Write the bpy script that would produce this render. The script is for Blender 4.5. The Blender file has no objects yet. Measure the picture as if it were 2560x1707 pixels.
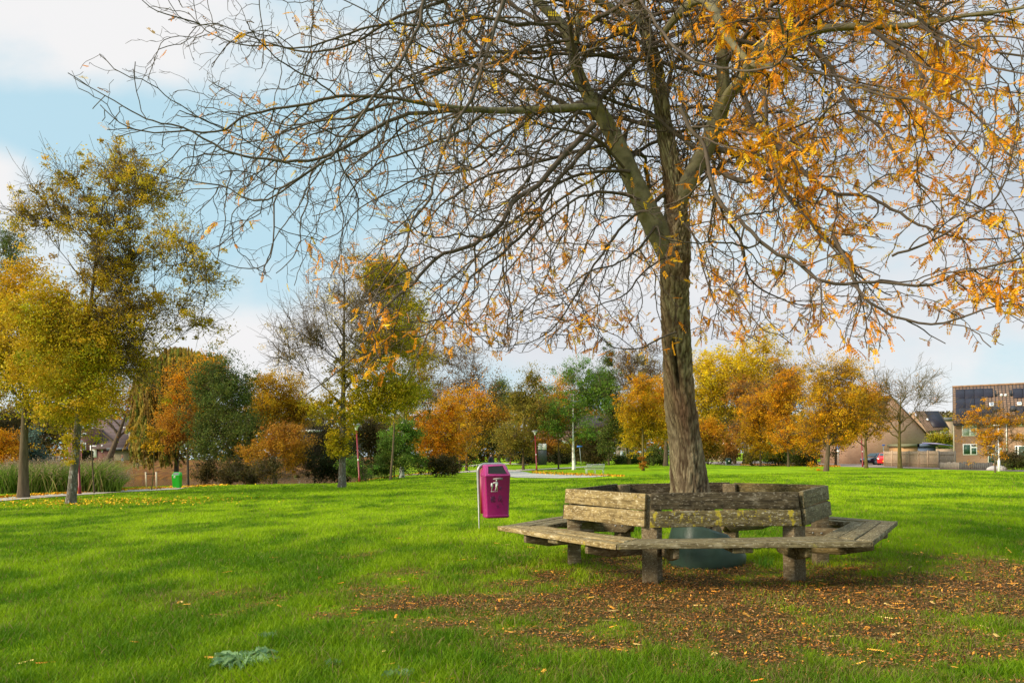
import bpy, bmesh, math, random
import numpy as np
from mathutils import Vector, Matrix
R = math.radians
rng = np.random.default_rng(7)
random.seed(7)
scene = bpy.context.scene
C = scene.collection

# ------------------------------------------------------------------ camera
F = 1984.0; CAMH = 1.31; HOR = 1138.0; ROLL = -0.014
cam_d = bpy.data.cameras.new('camera'); cam = bpy.data.objects.new('camera', cam_d); C.objects.link(cam)
cam_d.sensor_width = 36; cam_d.lens = 36*F/2560; cam_d.shift_y = (HOR-853.5)/2560
cam_d.clip_start = 0.05; cam_d.clip_end = 6000
cam.matrix_world = Matrix.Translation((0, 0, CAMH)) @ Matrix.Rotation(R(90), 4, 'X') @ Matrix.Rotation(ROLL, 4, 'Z')
scene.camera = cam

# ------------------------------------------------------------------ world: sky with thin broken cloud
SUN_EL, SUN_AZ = 29.0, 247.0      # azimuth clockwise from +Y
w = bpy.data.worlds.new("World"); scene.world = w; w.use_nodes = True
nt = w.node_tree; N = nt.nodes; L = nt.links; N.clear()
def wn(t, **k):
    n = N.new(t)
    for a, b in k.items(): setattr(n, a, b)
    return n
def wmath(op, a, b=None, clamp=False):
    n = wn('ShaderNodeMath', operation=op, use_clamp=clamp)
    for i, v in enumerate((a, b)):
        if v is None: continue
        if isinstance(v, (int, float)): n.inputs[i].default_value = v
        else: L.new(v, n.inputs[i])
    return n.outputs[0]
sky = wn('ShaderNodeTexSky', sky_type='NISHITA'); sky.sun_disc = False
sky.sun_elevation = R(SUN_EL); sky.sun_rotation = R(SUN_AZ); sky.air_density = 1.1; sky.dust_density = 1.6; sky.ozone_density = 1.5
tc = wn('ShaderNodeTexCoord'); sep = wn('ShaderNodeSeparateXYZ'); L.new(tc.outputs['Generated'], sep.inputs[0])
yc = wmath('MAXIMUM', wmath('ABSOLUTE', sep.outputs[1]), 0.15)
u = wmath('DIVIDE', sep.outputs[0], yc); v = wmath('DIVIDE', sep.outputs[2], yc)
comb = wn('ShaderNodeCombineXYZ'); L.new(u, comb.inputs[0]); L.new(wmath('MULTIPLY', v, 1.7), comb.inputs[1])
n1 = wn('ShaderNodeTexNoise'); n1.inputs['Scale'].default_value = 3.1; n1.inputs['Detail'].default_value = 9; n1.inputs['Roughness'].default_value = .52
L.new(comb.outputs[0], n1.inputs['Vector'])
def blob(u0, v0, su, sv, amp):
    a = wmath('DIVIDE', wmath('SUBTRACT', u, u0), su); b = wmath('DIVIDE', wmath('SUBTRACT', v, v0), sv)
    e = wmath('EXPONENT', wmath('MULTIPLY', wmath('ADD', wmath('MULTIPLY', a, a), wmath('MULTIPLY', b, b)), -1.0))
    return wmath('MULTIPLY', e, amp)
acc = wmath('SUBTRACT', n1.outputs[0], 0.5)
acc = wmath('MULTIPLY', acc, 1.7)
for b in ((-.55, .56, .24, .10, .46), (-.66, .37, .08, .05, .42), (-.60, .435, .22, .035, -.30), (-.38, .36, .17, .13, -.42), (-.22, .33, .16, .10, -.26),
          (-.33, .255, .05, .035, .40), (-.15, .27, .10, .05, .26), (-.55, .27, .1, .05, .2), (.0, .16, .9, .06, .28), (.35, .35, .45, .4, .34), (.05, .50, .25, .18, .14),
          (.50, .62, .3, .2, .15)):
    acc = wmath('ADD', acc, blob(*b))
mask = wn('ShaderNodeMapRange', interpolation_type='SMOOTHSTEP'); L.new(acc, mask.inputs[0])
mask.inputs[1].default_value = -.16; mask.inputs[2].default_value = .42
# thickness of the cloud decides white edge against grey underside
n2 = wn('ShaderNodeTexNoise'); n2.inputs['Scale'].default_value = 2.0; n2.inputs['Detail'].default_value = 6
mp = wn('ShaderNodeMapping'); mp.inputs['Location'].default_value = (3.3, 1.2, 0); L.new(comb.outputs[0], mp.inputs[0]); L.new(mp.outputs[0], n2.inputs['Vector'])
gr = wmath('ADD', wmath('MULTIPLY', wmath('SUBTRACT', n2.outputs[0], .45), 2.2), wmath('ADD', wmath('ADD', blob(.55, .42, .35, .3, .8), blob(.05, .48, .40, .2, .5)), blob(-.5, .45, .3, .25, -1.2)), clamp=True)
cc = wn('ShaderNodeMix', data_type='RGBA'); L.new(gr, cc.inputs[0])
cc.inputs[6].default_value = (7.3, 7.25, 7.3, 1); cc.inputs[7].default_value = (4.5, 5.1, 5.8, 1)
# thin high veil in front of the blue
veil = wn('ShaderNodeMix', data_type='RGBA'); veil.inputs[0].default_value = .80
L.new(sky.outputs[0], veil.inputs[6]); veil.inputs[7].default_value = (4.7, 6.8, 7.7, 1)
mx = wn('ShaderNodeMix', data_type='RGBA'); L.new(mask.outputs[0], mx.inputs[0]); L.new(veil.outputs[2], mx.inputs[6]); L.new(cc.outputs[2], mx.inputs[7])
# the cloud cover is brighter overhead than towards the horizon
zr_ = wn('ShaderNodeMapRange', interpolation_type='SMOOTHSTEP'); L.new(sep.outputs[2], zr_.inputs[0]); zr_.inputs[1].default_value = .52; zr_.inputs[2].default_value = 1.0; zr_.inputs[3].default_value = 1.0; zr_.inputs[4].default_value = 2.3
sc_ = wn('ShaderNodeVectorMath', operation='SCALE'); L.new(mx.outputs[2], sc_.inputs[0]); L.new(zr_.outputs[0], sc_.inputs['Scale'])
bg = wn('ShaderNodeBackground'); bg.inputs[1].default_value = 0.085; L.new(sc_.outputs[0], bg.inputs[0])
ow = wn('ShaderNodeOutputWorld'); L.new(bg.outputs[0], ow.inputs[0])

# ------------------------------------------------------------------ sun
sd = bpy.data.lights.new('sun', 'SUN'); sd.energy = 4.2; sd.angle = R(20.0); sd.color = (1, .86, .66)
so = bpy.data.objects.new('sun', sd); C.objects.link(so)
az, el = R(SUN_AZ), R(SUN_EL)
sdir = Vector((math.sin(az)*math.cos(el), math.cos(az)*math.cos(el), math.sin(el)))
so.rotation_euler = (-sdir).to_track_quat('-Z', 'Y').to_euler(); so.location = sdir*60
scene.view_settings.view_transform = 'Standard'; scene.view_settings.look = 'None'
scene.view_settings.exposure = 0.55; scene.view_settings.gamma = 1
scene.render.engine = 'CYCLES'
scene.cycles.max_bounces = 8; scene.cycles.transparent_max_bounces = 8
scene.cycles.diffuse_bounces = 3

# ------------------------------------------------------------------ helpers
def sstep(a, b, x):
    t = np.clip((np.asarray(x, float)-a)/(b-a), 0, 1); return t*t*(3-2*t)
_H = np.random.default_rng(3).random((256, 256))
def vnoise(x, y):
    x = np.asarray(x, float); y = np.asarray(y, float)
    xi = np.floor(x).astype(int); yi = np.floor(y).astype(int); fx = x-xi; fy = y-yi
    fx = fx*fx*(3-2*fx); fy = fy*fy*(3-2*fy)
    g = lambda a, b: _H[a & 255, b & 255]
    return (g(xi, yi)*(1-fx)+g(xi+1, yi)*fx)*(1-fy)+(g(xi, yi+1)*(1-fx)+g(xi+1, yi+1)*fx)*fy
def fbm(x, y, o=4):
    s = 0; a = .5; t = 0
    for i in range(o):
        s = s+a*vnoise(np.asarray(x)*2**i+17.3*i, np.asarray(y)*2**i+9.1*i); t += a; a *= .5
    return s/t
def height(x, y):
    x = np.asarray(x, float); y = np.asarray(y, float)
    z = -.24*sstep(14.0+.06*x, 18.0+.06*x, y) - .16*sstep(16, 38, y)
    z = z + .42*sstep(60, 110, y)*sstep(-8, 0, x)*(1-sstep(18, 30, x))
    left = 1-sstep(-20, -9, x)
    z = z - 1.2*left*sstep(52, 58, y)*(1-sstep(88, 93, y))
    z = z + 1.75*left*sstep(91, 118, y)
    z = z + .05*(fbm(x*.25+5, y*.25, 3)-.5)*sstep(1, 6, y) + .03*(fbm(x*.9, y*.9, 2)-.5)
    return z
def hz(x, y): return float(height(x, y))
_cr, _sr = math.cos(ROLL), math.sin(ROLL)
def P(px, py, d):                       # photo pixel at distance d -> point in the place
    a = px-1280.0; b = py-HOR
    x = a*_cr+b*_sr; y = -a*_sr+b*_cr
    return Vector((x*d/F, d, CAMH-y*d/F))
def G(px, py, dmax=400):                # photo pixel -> point on the ground
    d = 3.0
    while d < dmax:
        p = P(px, py, d)
        if p.z <= hz(p.x, p.y): return p
        d += .04+d*.002
    return P(px, py, dmax)
def GD(px, d):                          # ground point below pixel column px at distance d
    x = (px-1280)*d/F
    for _ in range(3):
        z = hz(x, d); b = (CAMH-z)*F/d
        x = ((px-1280) - 0*b)*d/F
        # undo roll: find x so that projected column is px
        x = ((px-1280)+ b*_sr)/_cr*d/F
    return Vector((x, d, hz(x, d)))

def setp(o, label=None, cat=None, group=None, kind=None):
    if label: o['label'] = label
    if cat: o['category'] = cat
    if group: o['group'] = group
    if kind: o['kind'] = kind
    return o
def empty(name, loc, rotz=0, label=None, cat=None, group=None):
    o = bpy.data.objects.new(name, None); C.objects.link(o); o.empty_display_size = .2
    o.location = loc; o.rotation_euler = (0, 0, rotz)
    return setp(o, label, cat, group)
def fastmesh(name, verts, faces, mat=None, parent=None, cols=None, smooth=False, local=None):
    """faces: list of int arrays (n,k). verts in world unless parent given (then made local to the parent)."""
    me = bpy.data.meshes.new(name); verts = np.asarray(verts, np.float32)
    if parent is not None and local is None:
        bpy.context.view_layer.update()
        mi = np.array(root_matrix(parent).inverted())
        verts = verts @ mi[:3, :3].T.astype(np.float32) + mi[:3, 3].astype(np.float32)
    faces = [np.asarray(f, np.int32) for f in faces if len(f)]
    nl = sum(f.size for f in faces); nf = sum(len(f) for f in faces)
    me.vertices.add(len(verts)); me.vertices.foreach_set('co', verts.ravel())
    me.loops.add(nl); me.loops.foreach_set('vertex_index', np.concatenate([f.ravel() for f in faces]))
    me.polygons.add(nf)
    ls = []; s = 0
    for f in faces:
        ls.append(s+np.arange(len(f))*f.shape[1]); s += f.size
    me.polygons.foreach_set('loop_start', np.concatenate(ls).astype(np.int32))
    if smooth: me.polygons.foreach_set('use_smooth', np.ones(nf, bool))
    me.update(calc_edges=True)
    if cols is not None:
        a = me.color_attributes.new('col', 'FLOAT_COLOR', 'POINT')
        c = np.ones((len(verts), 4), np.float32); c[:, :3] = cols; a.data.foreach_set('color', c.ravel())
    if mat: me.materials.append(mat)
    o = bpy.data.objects.new(name, me); C.objects.link(o)
    if parent is not None: o.parent = parent
    return o
def root_matrix(o):
    m = o.matrix_basis.copy()
    while o.parent is not None:
        o = o.parent; m = o.matrix_basis @ m
    return m

class MB:
    def __init__(s): s.v = []; s.f = {3: [], 4: []}; s.c = []; s.n = 0; s.extra = []
    def add(s, v, quads=None, tris=None, col=None, ngons=None):
        v = np.asarray(v, float)
        if quads is not None and len(quads): s.f[4].append(np.asarray(quads)+s.n)
        if tris is not None and len(tris): s.f[3].append(np.asarray(tris)+s.n)
        if ngons is not None:
            for g in ngons: s.extra.append(np.asarray([g])+s.n)
        s.v.append(v); s.n += len(v)
        s.c.append(np.tile(np.asarray(col if col is not None else (1, 1, 1), float), (len(v), 1)) if np.ndim(col) < 2 else np.asarray(col))
    def box(s, a, b, M=None, col=None, bev=0):
        (x0, y0, z0), (x1, y1, z1) = a, b
        v = np.array([(x, y, z) for z in (z0, z1) for y in (y0, y1) for x in (x0, x1)], float)
        if M is not None: v = np.array([tuple(M @ Vector(p)) for p in v])
        s.add(v, quads=[(0, 2, 3, 1), (4, 5, 7, 6), (0, 1, 5, 4), (2, 6, 7, 3), (0, 4, 6, 2), (1, 3, 7, 5)], col=col)
    def tube(s, pts, rad, k=6, col=None, cap=True, flat=1.0):
        pts = np.asarray(pts, float); n = len(pts)
        if np.isscalar(rad): rad = np.full(n, rad)
        rad = np.asarray(rad, float)
        t = np.gradient(pts, axis=0); t /= np.linalg.norm(t, axis=1, keepdims=True)+1e-9
        m = t.mean(0); ref = np.array([0, 0, 1.]) if abs(m[2]) < .7*np.linalg.norm(m)+1e-9 else np.array([0, 1., 0])
        a = np.cross(t, ref); a /= np.linalg.norm(a, axis=1, keepdims=True)+1e-9
        b = np.cross(t, a)
        th = np.arange(k)*2*np.pi/k
        v = pts[:, None]+rad[:, None, None]*(np.cos(th)[None, :, None]*a[:, None]+flat*np.sin(th)[None, :, None]*b[:, None])
        i = np.arange(n-1)[:, None]*k; j = np.arange(k)[None]; j2 = (j+1) % k
        q = np.stack([i+j, i+j2, i+k+j2, i+k+j], -1).reshape(-1, 4)
        s.add(v.reshape(-1, 3), quads=q, col=col, ngons=[list(range(k))[::-1], [(n-1)*k+x for x in range(k)]] if cap and k > 2 else None)
    def lathe(s, prof, k=24, M=None, col=None):
        prof = np.asarray(prof, float); n = len(prof); th = np.arange(k)*2*np.pi/k
        v = np.stack([prof[:, None, 0]*np.cos(th), prof[:, None, 0]*np.sin(th), np.repeat(prof[:, 1:2], k, 1)], -1).reshape(-1, 3)
        if M is not None: v = np.array([tuple(M @ Vector(p)) for p in v])
        i = np.arange(n-1)[:, None]*k; j = np.arange(k)[None]; j2 = (j+1) % k
        s.add(v, quads=np.stack([i+j, i+j2, i+k+j2, i+k+j], -1).reshape(-1, 4), col=col)
    def prism(s, poly, y0, y1, M=None, col=None):
        """poly in x,z extruded along y"""
        k = len(poly)
        v = [(x, y0, z) for x, z in poly]+[(x, y1, z) for x, z in poly]
        if M is not None: v = [tuple(M @ Vector(p)) for p in v]
        s.add(v, quads=[(i, (i+1) % k, (i+1) % k+k, i+k) for i in range(k)], ngons=[list(range(k))[::-1], list(range(k, 2*k))], col=col)
    def build(s, name, mat, parent=None, smooth=False, bevel=0, local=None, cols=False, seg=1):
        faces = []
        for k in (3, 4):
            if s.f[k]: faces.append(np.concatenate(s.f[k]))
        faces += s.extra
        o = fastmesh(name, np.concatenate(s.v), faces, mat, parent, np.concatenate(s.c) if cols else None, smooth, local)
        if bevel:
            m = o.modifiers.new('bevel', 'BEVEL'); m.width = bevel; m.segments = seg; m.limit_method = 'ANGLE'
        return o
    def empty(s): return s.n == 0

# ------------------------------------------------------------------ materials
def mat(name, base=(.5, .5, .5), rough=.7, metal=0, noise=None, bump=None, spec=.5, coat=0, attr=False, transl=0, coord='Object', var=None):
    """noise=(scale, amount, stretch) modulates value; var=(color2, scale, lo, hi) mixes a second colour by noise"""
    m = bpy.data.materials.new(name); m.use_nodes = True; t = m.node_tree; n = t.nodes; l = t.links
    bs = n['Principled BSDF']; out = n['Material Output']
    bs.inputs['Roughness'].default_value = rough; bs.inputs['Metallic'].default_value = metal
    bs.inputs['Specular IOR Level'].default_value = spec; bs.inputs['Coat Weight'].default_value = coat
    tcn = n.new('ShaderNodeTexCoord')
    def co(stretch):
        mp = n.new('ShaderNodeMapping'); mp.inputs['Scale'].default_value = stretch; l.new(tcn.outputs[coord], mp.inputs[0]); return mp.outputs[0]
    if attr:
        at = n.new('ShaderNodeAttribute'); at.attribute_name = 'col'; c = at.outputs['Color']
    else:
        rgb = n.new('ShaderNodeRGB'); rgb.outputs[0].default_value = (*base, 1); c = rgb.outputs[0]
    if var:
        for (c2, sc, lo, hi, st) in var:
            nz = n.new('ShaderNodeTexNoise'); nz.inputs['Scale'].default_value = sc; nz.inputs['Detail'].default_value = 5; nz.inputs['Roughness'].default_value = .62
            l.new(co(st), nz.inputs['Vector'])
            mr = n.new('ShaderNodeMapRange'); mr.inputs[1].default_value = lo; mr.inputs[2].default_value = hi; l.new(nz.outputs[0], mr.inputs[0])
            mx = n.new('ShaderNodeMix'); mx.data_type = 'RGBA'; l.new(mr.outputs[0], mx.inputs[0]); l.new(c, mx.inputs[6]); mx.inputs[7].default_value = (*c2, 1); c = mx.outputs[2]
    if noise:
        nz = n.new('ShaderNodeTexNoise'); nz.inputs['Scale'].default_value = noise[0]; nz.inputs['Detail'].default_value = 6; l.new(co(noise[2]), nz.inputs['Vector'])
        mr = n.new('ShaderNodeMapRange'); mr.inputs[1].default_value = .25; mr.inputs[2].default_value = .75
        mr.inputs[3].default_value = 1-noise[1]; mr.inputs[4].default_value = 1+noise[1]; l.new(nz.outputs[0], mr.inputs[0])
        mx = n.new('ShaderNodeMix'); mx.data_type = 'RGBA'; mx.blend_type = 'MULTIPLY'; mx.inputs[0].default_value = 1
        l.new(c, mx.inputs[6]); l.new(mr.outputs[0], mx.inputs[7]); c = mx.outputs[2]
    l.new(c, bs.inputs['Base Color'])
    if bump:
        nz = n.new('ShaderNodeTexNoise'); nz.inputs['Scale'].default_value = bump[0]; nz.inputs['Detail'].default_value = 6; l.new(co(bump[2]), nz.inputs['Vector'])
        bp = n.new('ShaderNodeBump'); bp.inputs['Strength'].default_value = bump[1]; bp.inputs['Distance'].default_value = bump[3] if len(bump) > 3 else .02
        l.new(nz.outputs[0], bp.inputs['Height']); l.new(bp.outputs[0], bs.inputs['Normal'])
    if transl:
        tr = n.new('ShaderNodeBsdfTranslucent'); l.new(c, tr.inputs[0]); ms = n.new('ShaderNodeMixShader'); ms.inputs[0].default_value = transl
        l.new(bs.outputs[0], ms.inputs[1]); l.new(tr.outputs[0], ms.inputs[2]); l.new(ms.outputs[0], out.inputs[0])
    return m
U1 = (1, 1, 1)
M = {}
M['leaf'] = mat('autumn_leaf', rough=.65, attr=True, transl=.42, spec=.15)
M['blade'] = mat('grass_blade', rough=.6, attr=True, transl=.4, spec=.15)
M['litter'] = mat('leaf_litter', rough=.8, attr=True, spec=.2)
M['bark'] = mat('grey_bark', (.085, .065, .048), .95, noise=(6, .45, (3, 3, .6)), bump=(14, .8, (2.5, 2.5, .5), .03), spec=.1, var=[((.10, .095, .04), 2.0, .5, .7, (1, 1, .5))])
M['twig'] = mat('twig_bark', (.098, .075, .058), .9, noise=(8, .4, U1), spec=.1)
M['farbark'] = mat('far_bark', (.115, .085, .055), .95, noise=(3, .4, (3, 3, .6)), spec=.1)
M['mossbark'] = mat('mossy_bark', (.13, .10, .035), .95, noise=(4, .5, (2, 2, .6)), spec=.1)
M['oldbark'] = mat('lichen_bark', (.13, .11, .09), .95, noise=(10, .5, (3, 3, .7)), bump=(16, .9, (3, 3, .6), .04), spec=.1, var=[((.32, .31, .29), 9.0, .54, .66, (1.5, 1.5, .7))])
M['birch'] = mat('birch_bark', (.80, .78, .72), .8, var=[((.06, .05, .045), 7.0, .58, .66, (.5, .5, 2.2)), ((.30, .27, .22), 2.0, .5, .62, U1)], spec=.2)
def wood(name, base, dark, pale, lichen=None, lichen_lo=.6):
    v = [(dark, 3.0, .42, .66, (1.2, 14, 14)), (dark, 11.0, .50, .66, (1, 1.5, 1.5)), (pale, 34.0, .56, .66, (.8, 1.6, 1.6)), (dark, 60, .60, .70, (.30, 5, 5)), (pale, 4.0, .58, .74, (1, 2, 2))]
    if lichen: v += [(lichen, 9.0, lichen_lo, lichen_lo+.07, (1.3, 1, .7)), (lichen, 40.0, lichen_lo+.05, lichen_lo+.10, U1)]
    return mat(name, base, .92, var=v, noise=(90, .35, (.12, 1, 1)), bump=(60, .55, (.10, 1, 1), .012), spec=.12)
M['wood_pale'] = wood('weathered_wood_pale', (.34, .255, .115), (.15, .105, .045), (.54, .46, .30), (.42, .32, .04), .66)
M['wood_dark'] = wood('weathered_wood_dark', (.095, .075, .045), (.035, .027, .017), (.22, .19, .14), (.16, .15, .04), .70)
M['wood_lichen'] = wood('weathered_wood_lichen', (.15, .12, .055), (.065, .05, .025), (.36, .33, .24), (.34, .27, .03), .555)
M['wood_grey'] = wood('weathered_wood_grey', (.20, .165, .088), (.095, .075, .04), (.36, .32, .22), (.24, .21, .06), .64)
M['wood_olive'] = wood('weathered_wood_olive', (.17, .125, .048), (.07, .055, .025), (.30, .25, .14), (.30, .22, .04), .66)
M['wood_post'] = wood('weathered_wood_post', (.20, .155, .088), (.11, .08, .045), (.30, .26, .18))
M['galv'] = mat('galvanised_steel', (.27, .27, .265), .48, .55, noise=(25, .18, U1))
M['bolt'] = mat('bolt_steel', (.45, .44, .42), .4, .9)
# ------------------------------------------------------------------ ground
def litter_mask(x, y):
    """1 = bare soil with leaf litter under the tree, 0 = grass"""
    n = fbm(x*.55+3, y*.55+8, 5)-.5; n2 = fbm(x*2.6, y*2.6, 3)-.5
    r = np.sqrt(((x-2.3)/(4.4+1.0*(x > 2.3)))**2+((y-7.25)/np.where(y > 7.25, 2.9, 2.75))**2)
    r2 = np.sqrt(((x-.6)/1.5)**2+((y-5.5)/.8)**2)
    r3 = np.sqrt(((x-5.6)/2.6)**2+((y-8.3)/1.6)**2)
    m = np.maximum(np.maximum(1.18-r, .62*(1.1-r2)), 1.0-r3)
    return np.clip((m+1.5*n+1.5*n2)*1.25, 0, .93)
def axis_pts(dense0, dense1, step, lo, hi, g=1.10):
    a = list(np.arange(dense0, dense1+1e-6, step)); s = step; x = a[-1]
    while x < hi: s = min(s*g, hi*.08); x += s; a.append(x)
    s = step; x = a[0]
    while x > lo: s = min(s*g, abs(lo)*.08+.5); x -= s; a.insert(0, x)
    return np.array(a)
gx = axis_pts(-7, 8, .07, -900, 900, 1.05); gy = axis_pts(3.2, 14.5, .07, -300, 1500, 1.035)
GX, GY = np.meshgrid(gx, gy); nx, ny = len(gx), len(gy)
GZ = height(GX, GY); lm = litter_mask(GX, GY)
GZ = GZ+.02*(fbm(GX*5, GY*5, 3)-.5)*(lm > 0)
i = np.arange(ny-1)[:, None]*nx; j = np.arange(nx-1)[None]
q = np.stack([i+j, i+j+1, i+nx+j+1, i+nx+j], -1).reshape(-1, 4)
# leafy far bank beyond the pond
bank = (1-sstep(-20, -10, GX))*sstep(84, 90, GY)*(1-sstep(118, 124, GY))
gcol = np.stack([lm, bank, 0*lm], -1).reshape(-1, 3)
gm = bpy.data.materials.new('lawn'); gm.use_nodes = True; t = gm.node_tree; n = t.nodes; l = t.links; bs = n['Principled BSDF']
bs.inputs['Roughness'].default_value = .95; bs.inputs['Specular IOR Level'].default_value = .08
at = n.new('ShaderNodeAttribute'); at.attribute_name = 'col'; sp = n.new('ShaderNodeSeparateColor'); l.new(at.outputs['Color'], sp.inputs[0])
tco = n.new('ShaderNodeTexCoord')
def nz_(scale, det=4, st=U1, rough=.6):
    mp = n.new('ShaderNodeMapping'); mp.inputs['Scale'].default_value = st; l.new(tco.outputs['Object'], mp.inputs[0])
    z = n.new('ShaderNodeTexNoise'); z.inputs['Scale'].default_value = scale; z.inputs['Detail'].default_value = det; z.inputs['Roughness'].default_value = rough; l.new(mp.outputs[0], z.inputs['Vector']); return z.outputs[0]
def ramp_(x, stops):
    r = n.new('ShaderNodeValToRGB'); l.new(x, r.inputs[0]); e = r.color_ramp.elements
    while len(e) < len(stops): e.new(.5)
    for k, (p, c) in enumerate(stops): e[k].position = p; e[k].color = (*c, 1)
    return r.outputs[0]
def mix_(f, a, b, mode='MIX'):
    m = n.new('ShaderNodeMix'); m.data_type = 'RGBA'; m.blend_type = mode
    if isinstance(f, float): m.inputs[0].default_value = f
    else: l.new(f, m.inputs[0])
    l.new(a, m.inputs[6]); l.new(b, m.inputs[7]); return m.outputs[2]
g1 = ramp_(nz_(.55, 6, (1, .55, 1), .7), [(.30, (.13, .22, .002)), (.50, (.21, .34, .003)), (.68, (.31, .44, .006))])
g2 = ramp_(nz_(7, 6, (1, .5, 1), .75), [(.34, (.40, .50, .4)), (.5, (1, 1, 1)), (.70, (1.35, 1.28, 1.2))])
grass_c = mix_(1.0, g1, g2, 'MULTIPLY')
soil = ramp_(nz_(9, 8, U1, .75), [(.3, (.032, .018, .009)), (.5, (.085, .044, .019)), (.64, (.15, .072, .026)), (.78, (.23, .115, .042))])
bankc = ramp_(nz_(1.1, 8, (1, .35, 1), .85), [(.36, (.03, .022, .008)), (.46, (.10, .045, .014)), (.54, (.20, .075, .02)), (.62, (.16, .15, .02))])
c = mix_(sp.outputs[0], grass_c, soil); c = mix_(sp.outputs[1], c, bankc)
l.new(c, bs.inputs['Base Color'])
bp = n.new('ShaderNodeBump'); bp.inputs['Strength'].default_value = .9; bp.inputs['Distance'].default_value = .06; l.new(nz_(14, 6, U1, .8), bp.inputs['Height']); l.new(bp.outputs[0], bs.inputs['Normal'])
ground = fastmesh('ground', np.stack([GX, GY, GZ], -1).reshape(-1, 3), [q], gm, cols=gcol, smooth=True); setp(ground, kind='structure')

# ------------------------------------------------------------------ grass blades
def lawn_tone(x, y):
    return fbm(x*.45+1, y*.3+4, 4), fbm(x*1.9, y*.9+7, 3)
PATH_PX = np.array([-60, 120, 300, 443, 700, 870, 1010, 1150, 1215]); PATH_D = np.array([G(a, b).y for a, b in zip(PATH_PX, (1254, 1240.5, 1228.5, 1221.5, 1206.5, 1196.7, 1188, 1180, 1176))])
def blades(name, nb, y0, y1, power, hmin, hmax, wid, kind='stuff', keep=None, seed=1):
    r = np.random.default_rng(seed)
    y = y0+(y1-y0)*r.random(nb)**power
    x = (r.random(nb)*2-1)*np.where(y > 24, y*.665+.8, y*.665+.8)
    if y0 > 20:
        px_ = 1280+x*F/y; pd_ = np.interp(px_, PATH_PX, PATH_D); kq = ~((px_ < 1230) & (np.abs(y-pd_) < 1.7+.02*y)) & (y < pd_+np.where(px_ < 1200, 6, 99)) & (x < 34)
        kq &= ~((px_ > 1190) & (px_ < 1540) & (y > 55)); x, y = x[kq], y[kq]; nb = len(x)
    lmk = litter_mask(x, y); clump = fbm(x*3.2+2, y*3.2, 3)
    kp = r.random(nb) > lmk*(1.03-.36*(clump > .53)) * (y < 14)
    x, y, lmk, clump = x[kp], y[kp], lmk[kp], clump[kp]
    # keep the bench posts and tree base clear
    m = len(x); z = height(x, y)-.004
    t1, t2 = lawn_tone(x, y)
    h = (hmin+(hmax-hmin)*r.random(m)**1.5)*(.30+1.45*clump)*(1-.5*lmk)
    wd = wid*(.7+.6*r.random(m))*np.sqrt(y/6)
    a = r.random(m)*2*np.pi; lean = (.25+.75*r.random(m))*h; la = r.random(m)*2*np.pi
    px, py = np.cos(a)*wd/2, np.sin(a)*wd/2
    lx, ly = np.cos(la)*lean, np.sin(la)*lean
    v = np.zeros((m, 5, 3))
    v[:, 0] = np.stack([x-px, y-py, z], -1); v[:, 1] = np.stack([x+px, y+py, z], -1)
    v[:, 2] = np.stack([x-px*.75+lx*.35, y-py*.75+ly*.35, z+h*.6], -1); v[:, 3] = np.stack([x+px*.75+lx*.35, y+py*.75+ly*.35, z+h*.6], -1)
    v[:, 4] = np.stack([x+lx, y+ly, z+h], -1)
    b = np.arange(m)[:, None]*5
    q = b+np.array([0, 1, 3, 2]); tr = b+np.array([2, 3, 4])
    tone = np.clip(.5-.24*(1-sstep(4.6, 9.0, y+1.2*(t1-.5)))+1.7*(t1-.5)+1.7*(t2-.5)+.5*(r.random(m)-.5), 0, 1)[:, None]  # nearest blades ramped darker: foreground shade painted into the grass colour
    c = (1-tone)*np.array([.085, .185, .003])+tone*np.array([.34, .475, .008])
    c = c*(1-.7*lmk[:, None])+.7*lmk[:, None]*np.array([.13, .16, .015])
    dry = (r.random(m) < .06+.35*lmk)[:, None]; c = np.where(dry, np.array([.27, .20, .075])*(.5+.7*r.random((m, 1))), c)
    cols = np.repeat(c[:, None], 5, 1)
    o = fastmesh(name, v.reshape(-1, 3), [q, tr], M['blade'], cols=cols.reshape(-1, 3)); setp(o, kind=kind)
    return o
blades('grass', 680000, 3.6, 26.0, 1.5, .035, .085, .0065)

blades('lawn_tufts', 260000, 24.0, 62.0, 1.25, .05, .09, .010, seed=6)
# ------------------------------------------------------------------ pond
p_ = fastmesh('pond_water', [(-140, 50, -.83), (-9, 50, -.83), (-9, 96, -.83), (-140, 96, -.83)], [[(0, 1, 2, 3)]], mat('pond_water', (.03, .03, .018), .08, bump=(3, .15, (1, 1, 1), .03)))
setp(p_, kind='structure')

# ------------------------------------------------------------------ paths and road: sheets following the ground
def strip(name, left, right, mt, lift=.03, sub=8, kind='structure'):
    """left/right edges: photo pixels on the ground, resampled"""
    A = [G(*p) for p in left]; B = [G(*p) for p in right]
    def res(pts, n):
        pts = np.array([tuple(p) for p in pts]); t = np.linspace(0, len(pts)-1, n)
        return np.stack([np.interp(t, np.arange(len(pts)), pts[:, k]) for k in range(3)], -1)
    n_ = (len(A)-1)*sub+1; A = res(A, n_); B = res(B, n_); k = 6
    v = np.array([[A[i]*(1-s)+B[i]*s for s in np.linspace(0, 1, k)] for i in range(n_)])
    v[:, :, 2] = height(v[:, :, 0], v[:, :, 1])+lift
    i = np.arange(n_-1)[:, None]*k; j = np.arange(k-1)[None]
    q = np.stack([i+j, i+j+1, i+k+j+1, i+k+j], -1).reshape(-1, 4)
    o = fastmesh(name, v.reshape(-1, 3), [q], mt); return setp(o, kind=kind)
M['path'] = mat('path_paving', (.40, .35, .29), .9, noise=(6, .25, U1), var=[((.40, .20, .05), 3.5, .60, .68, (1, 1, 1))])
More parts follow.
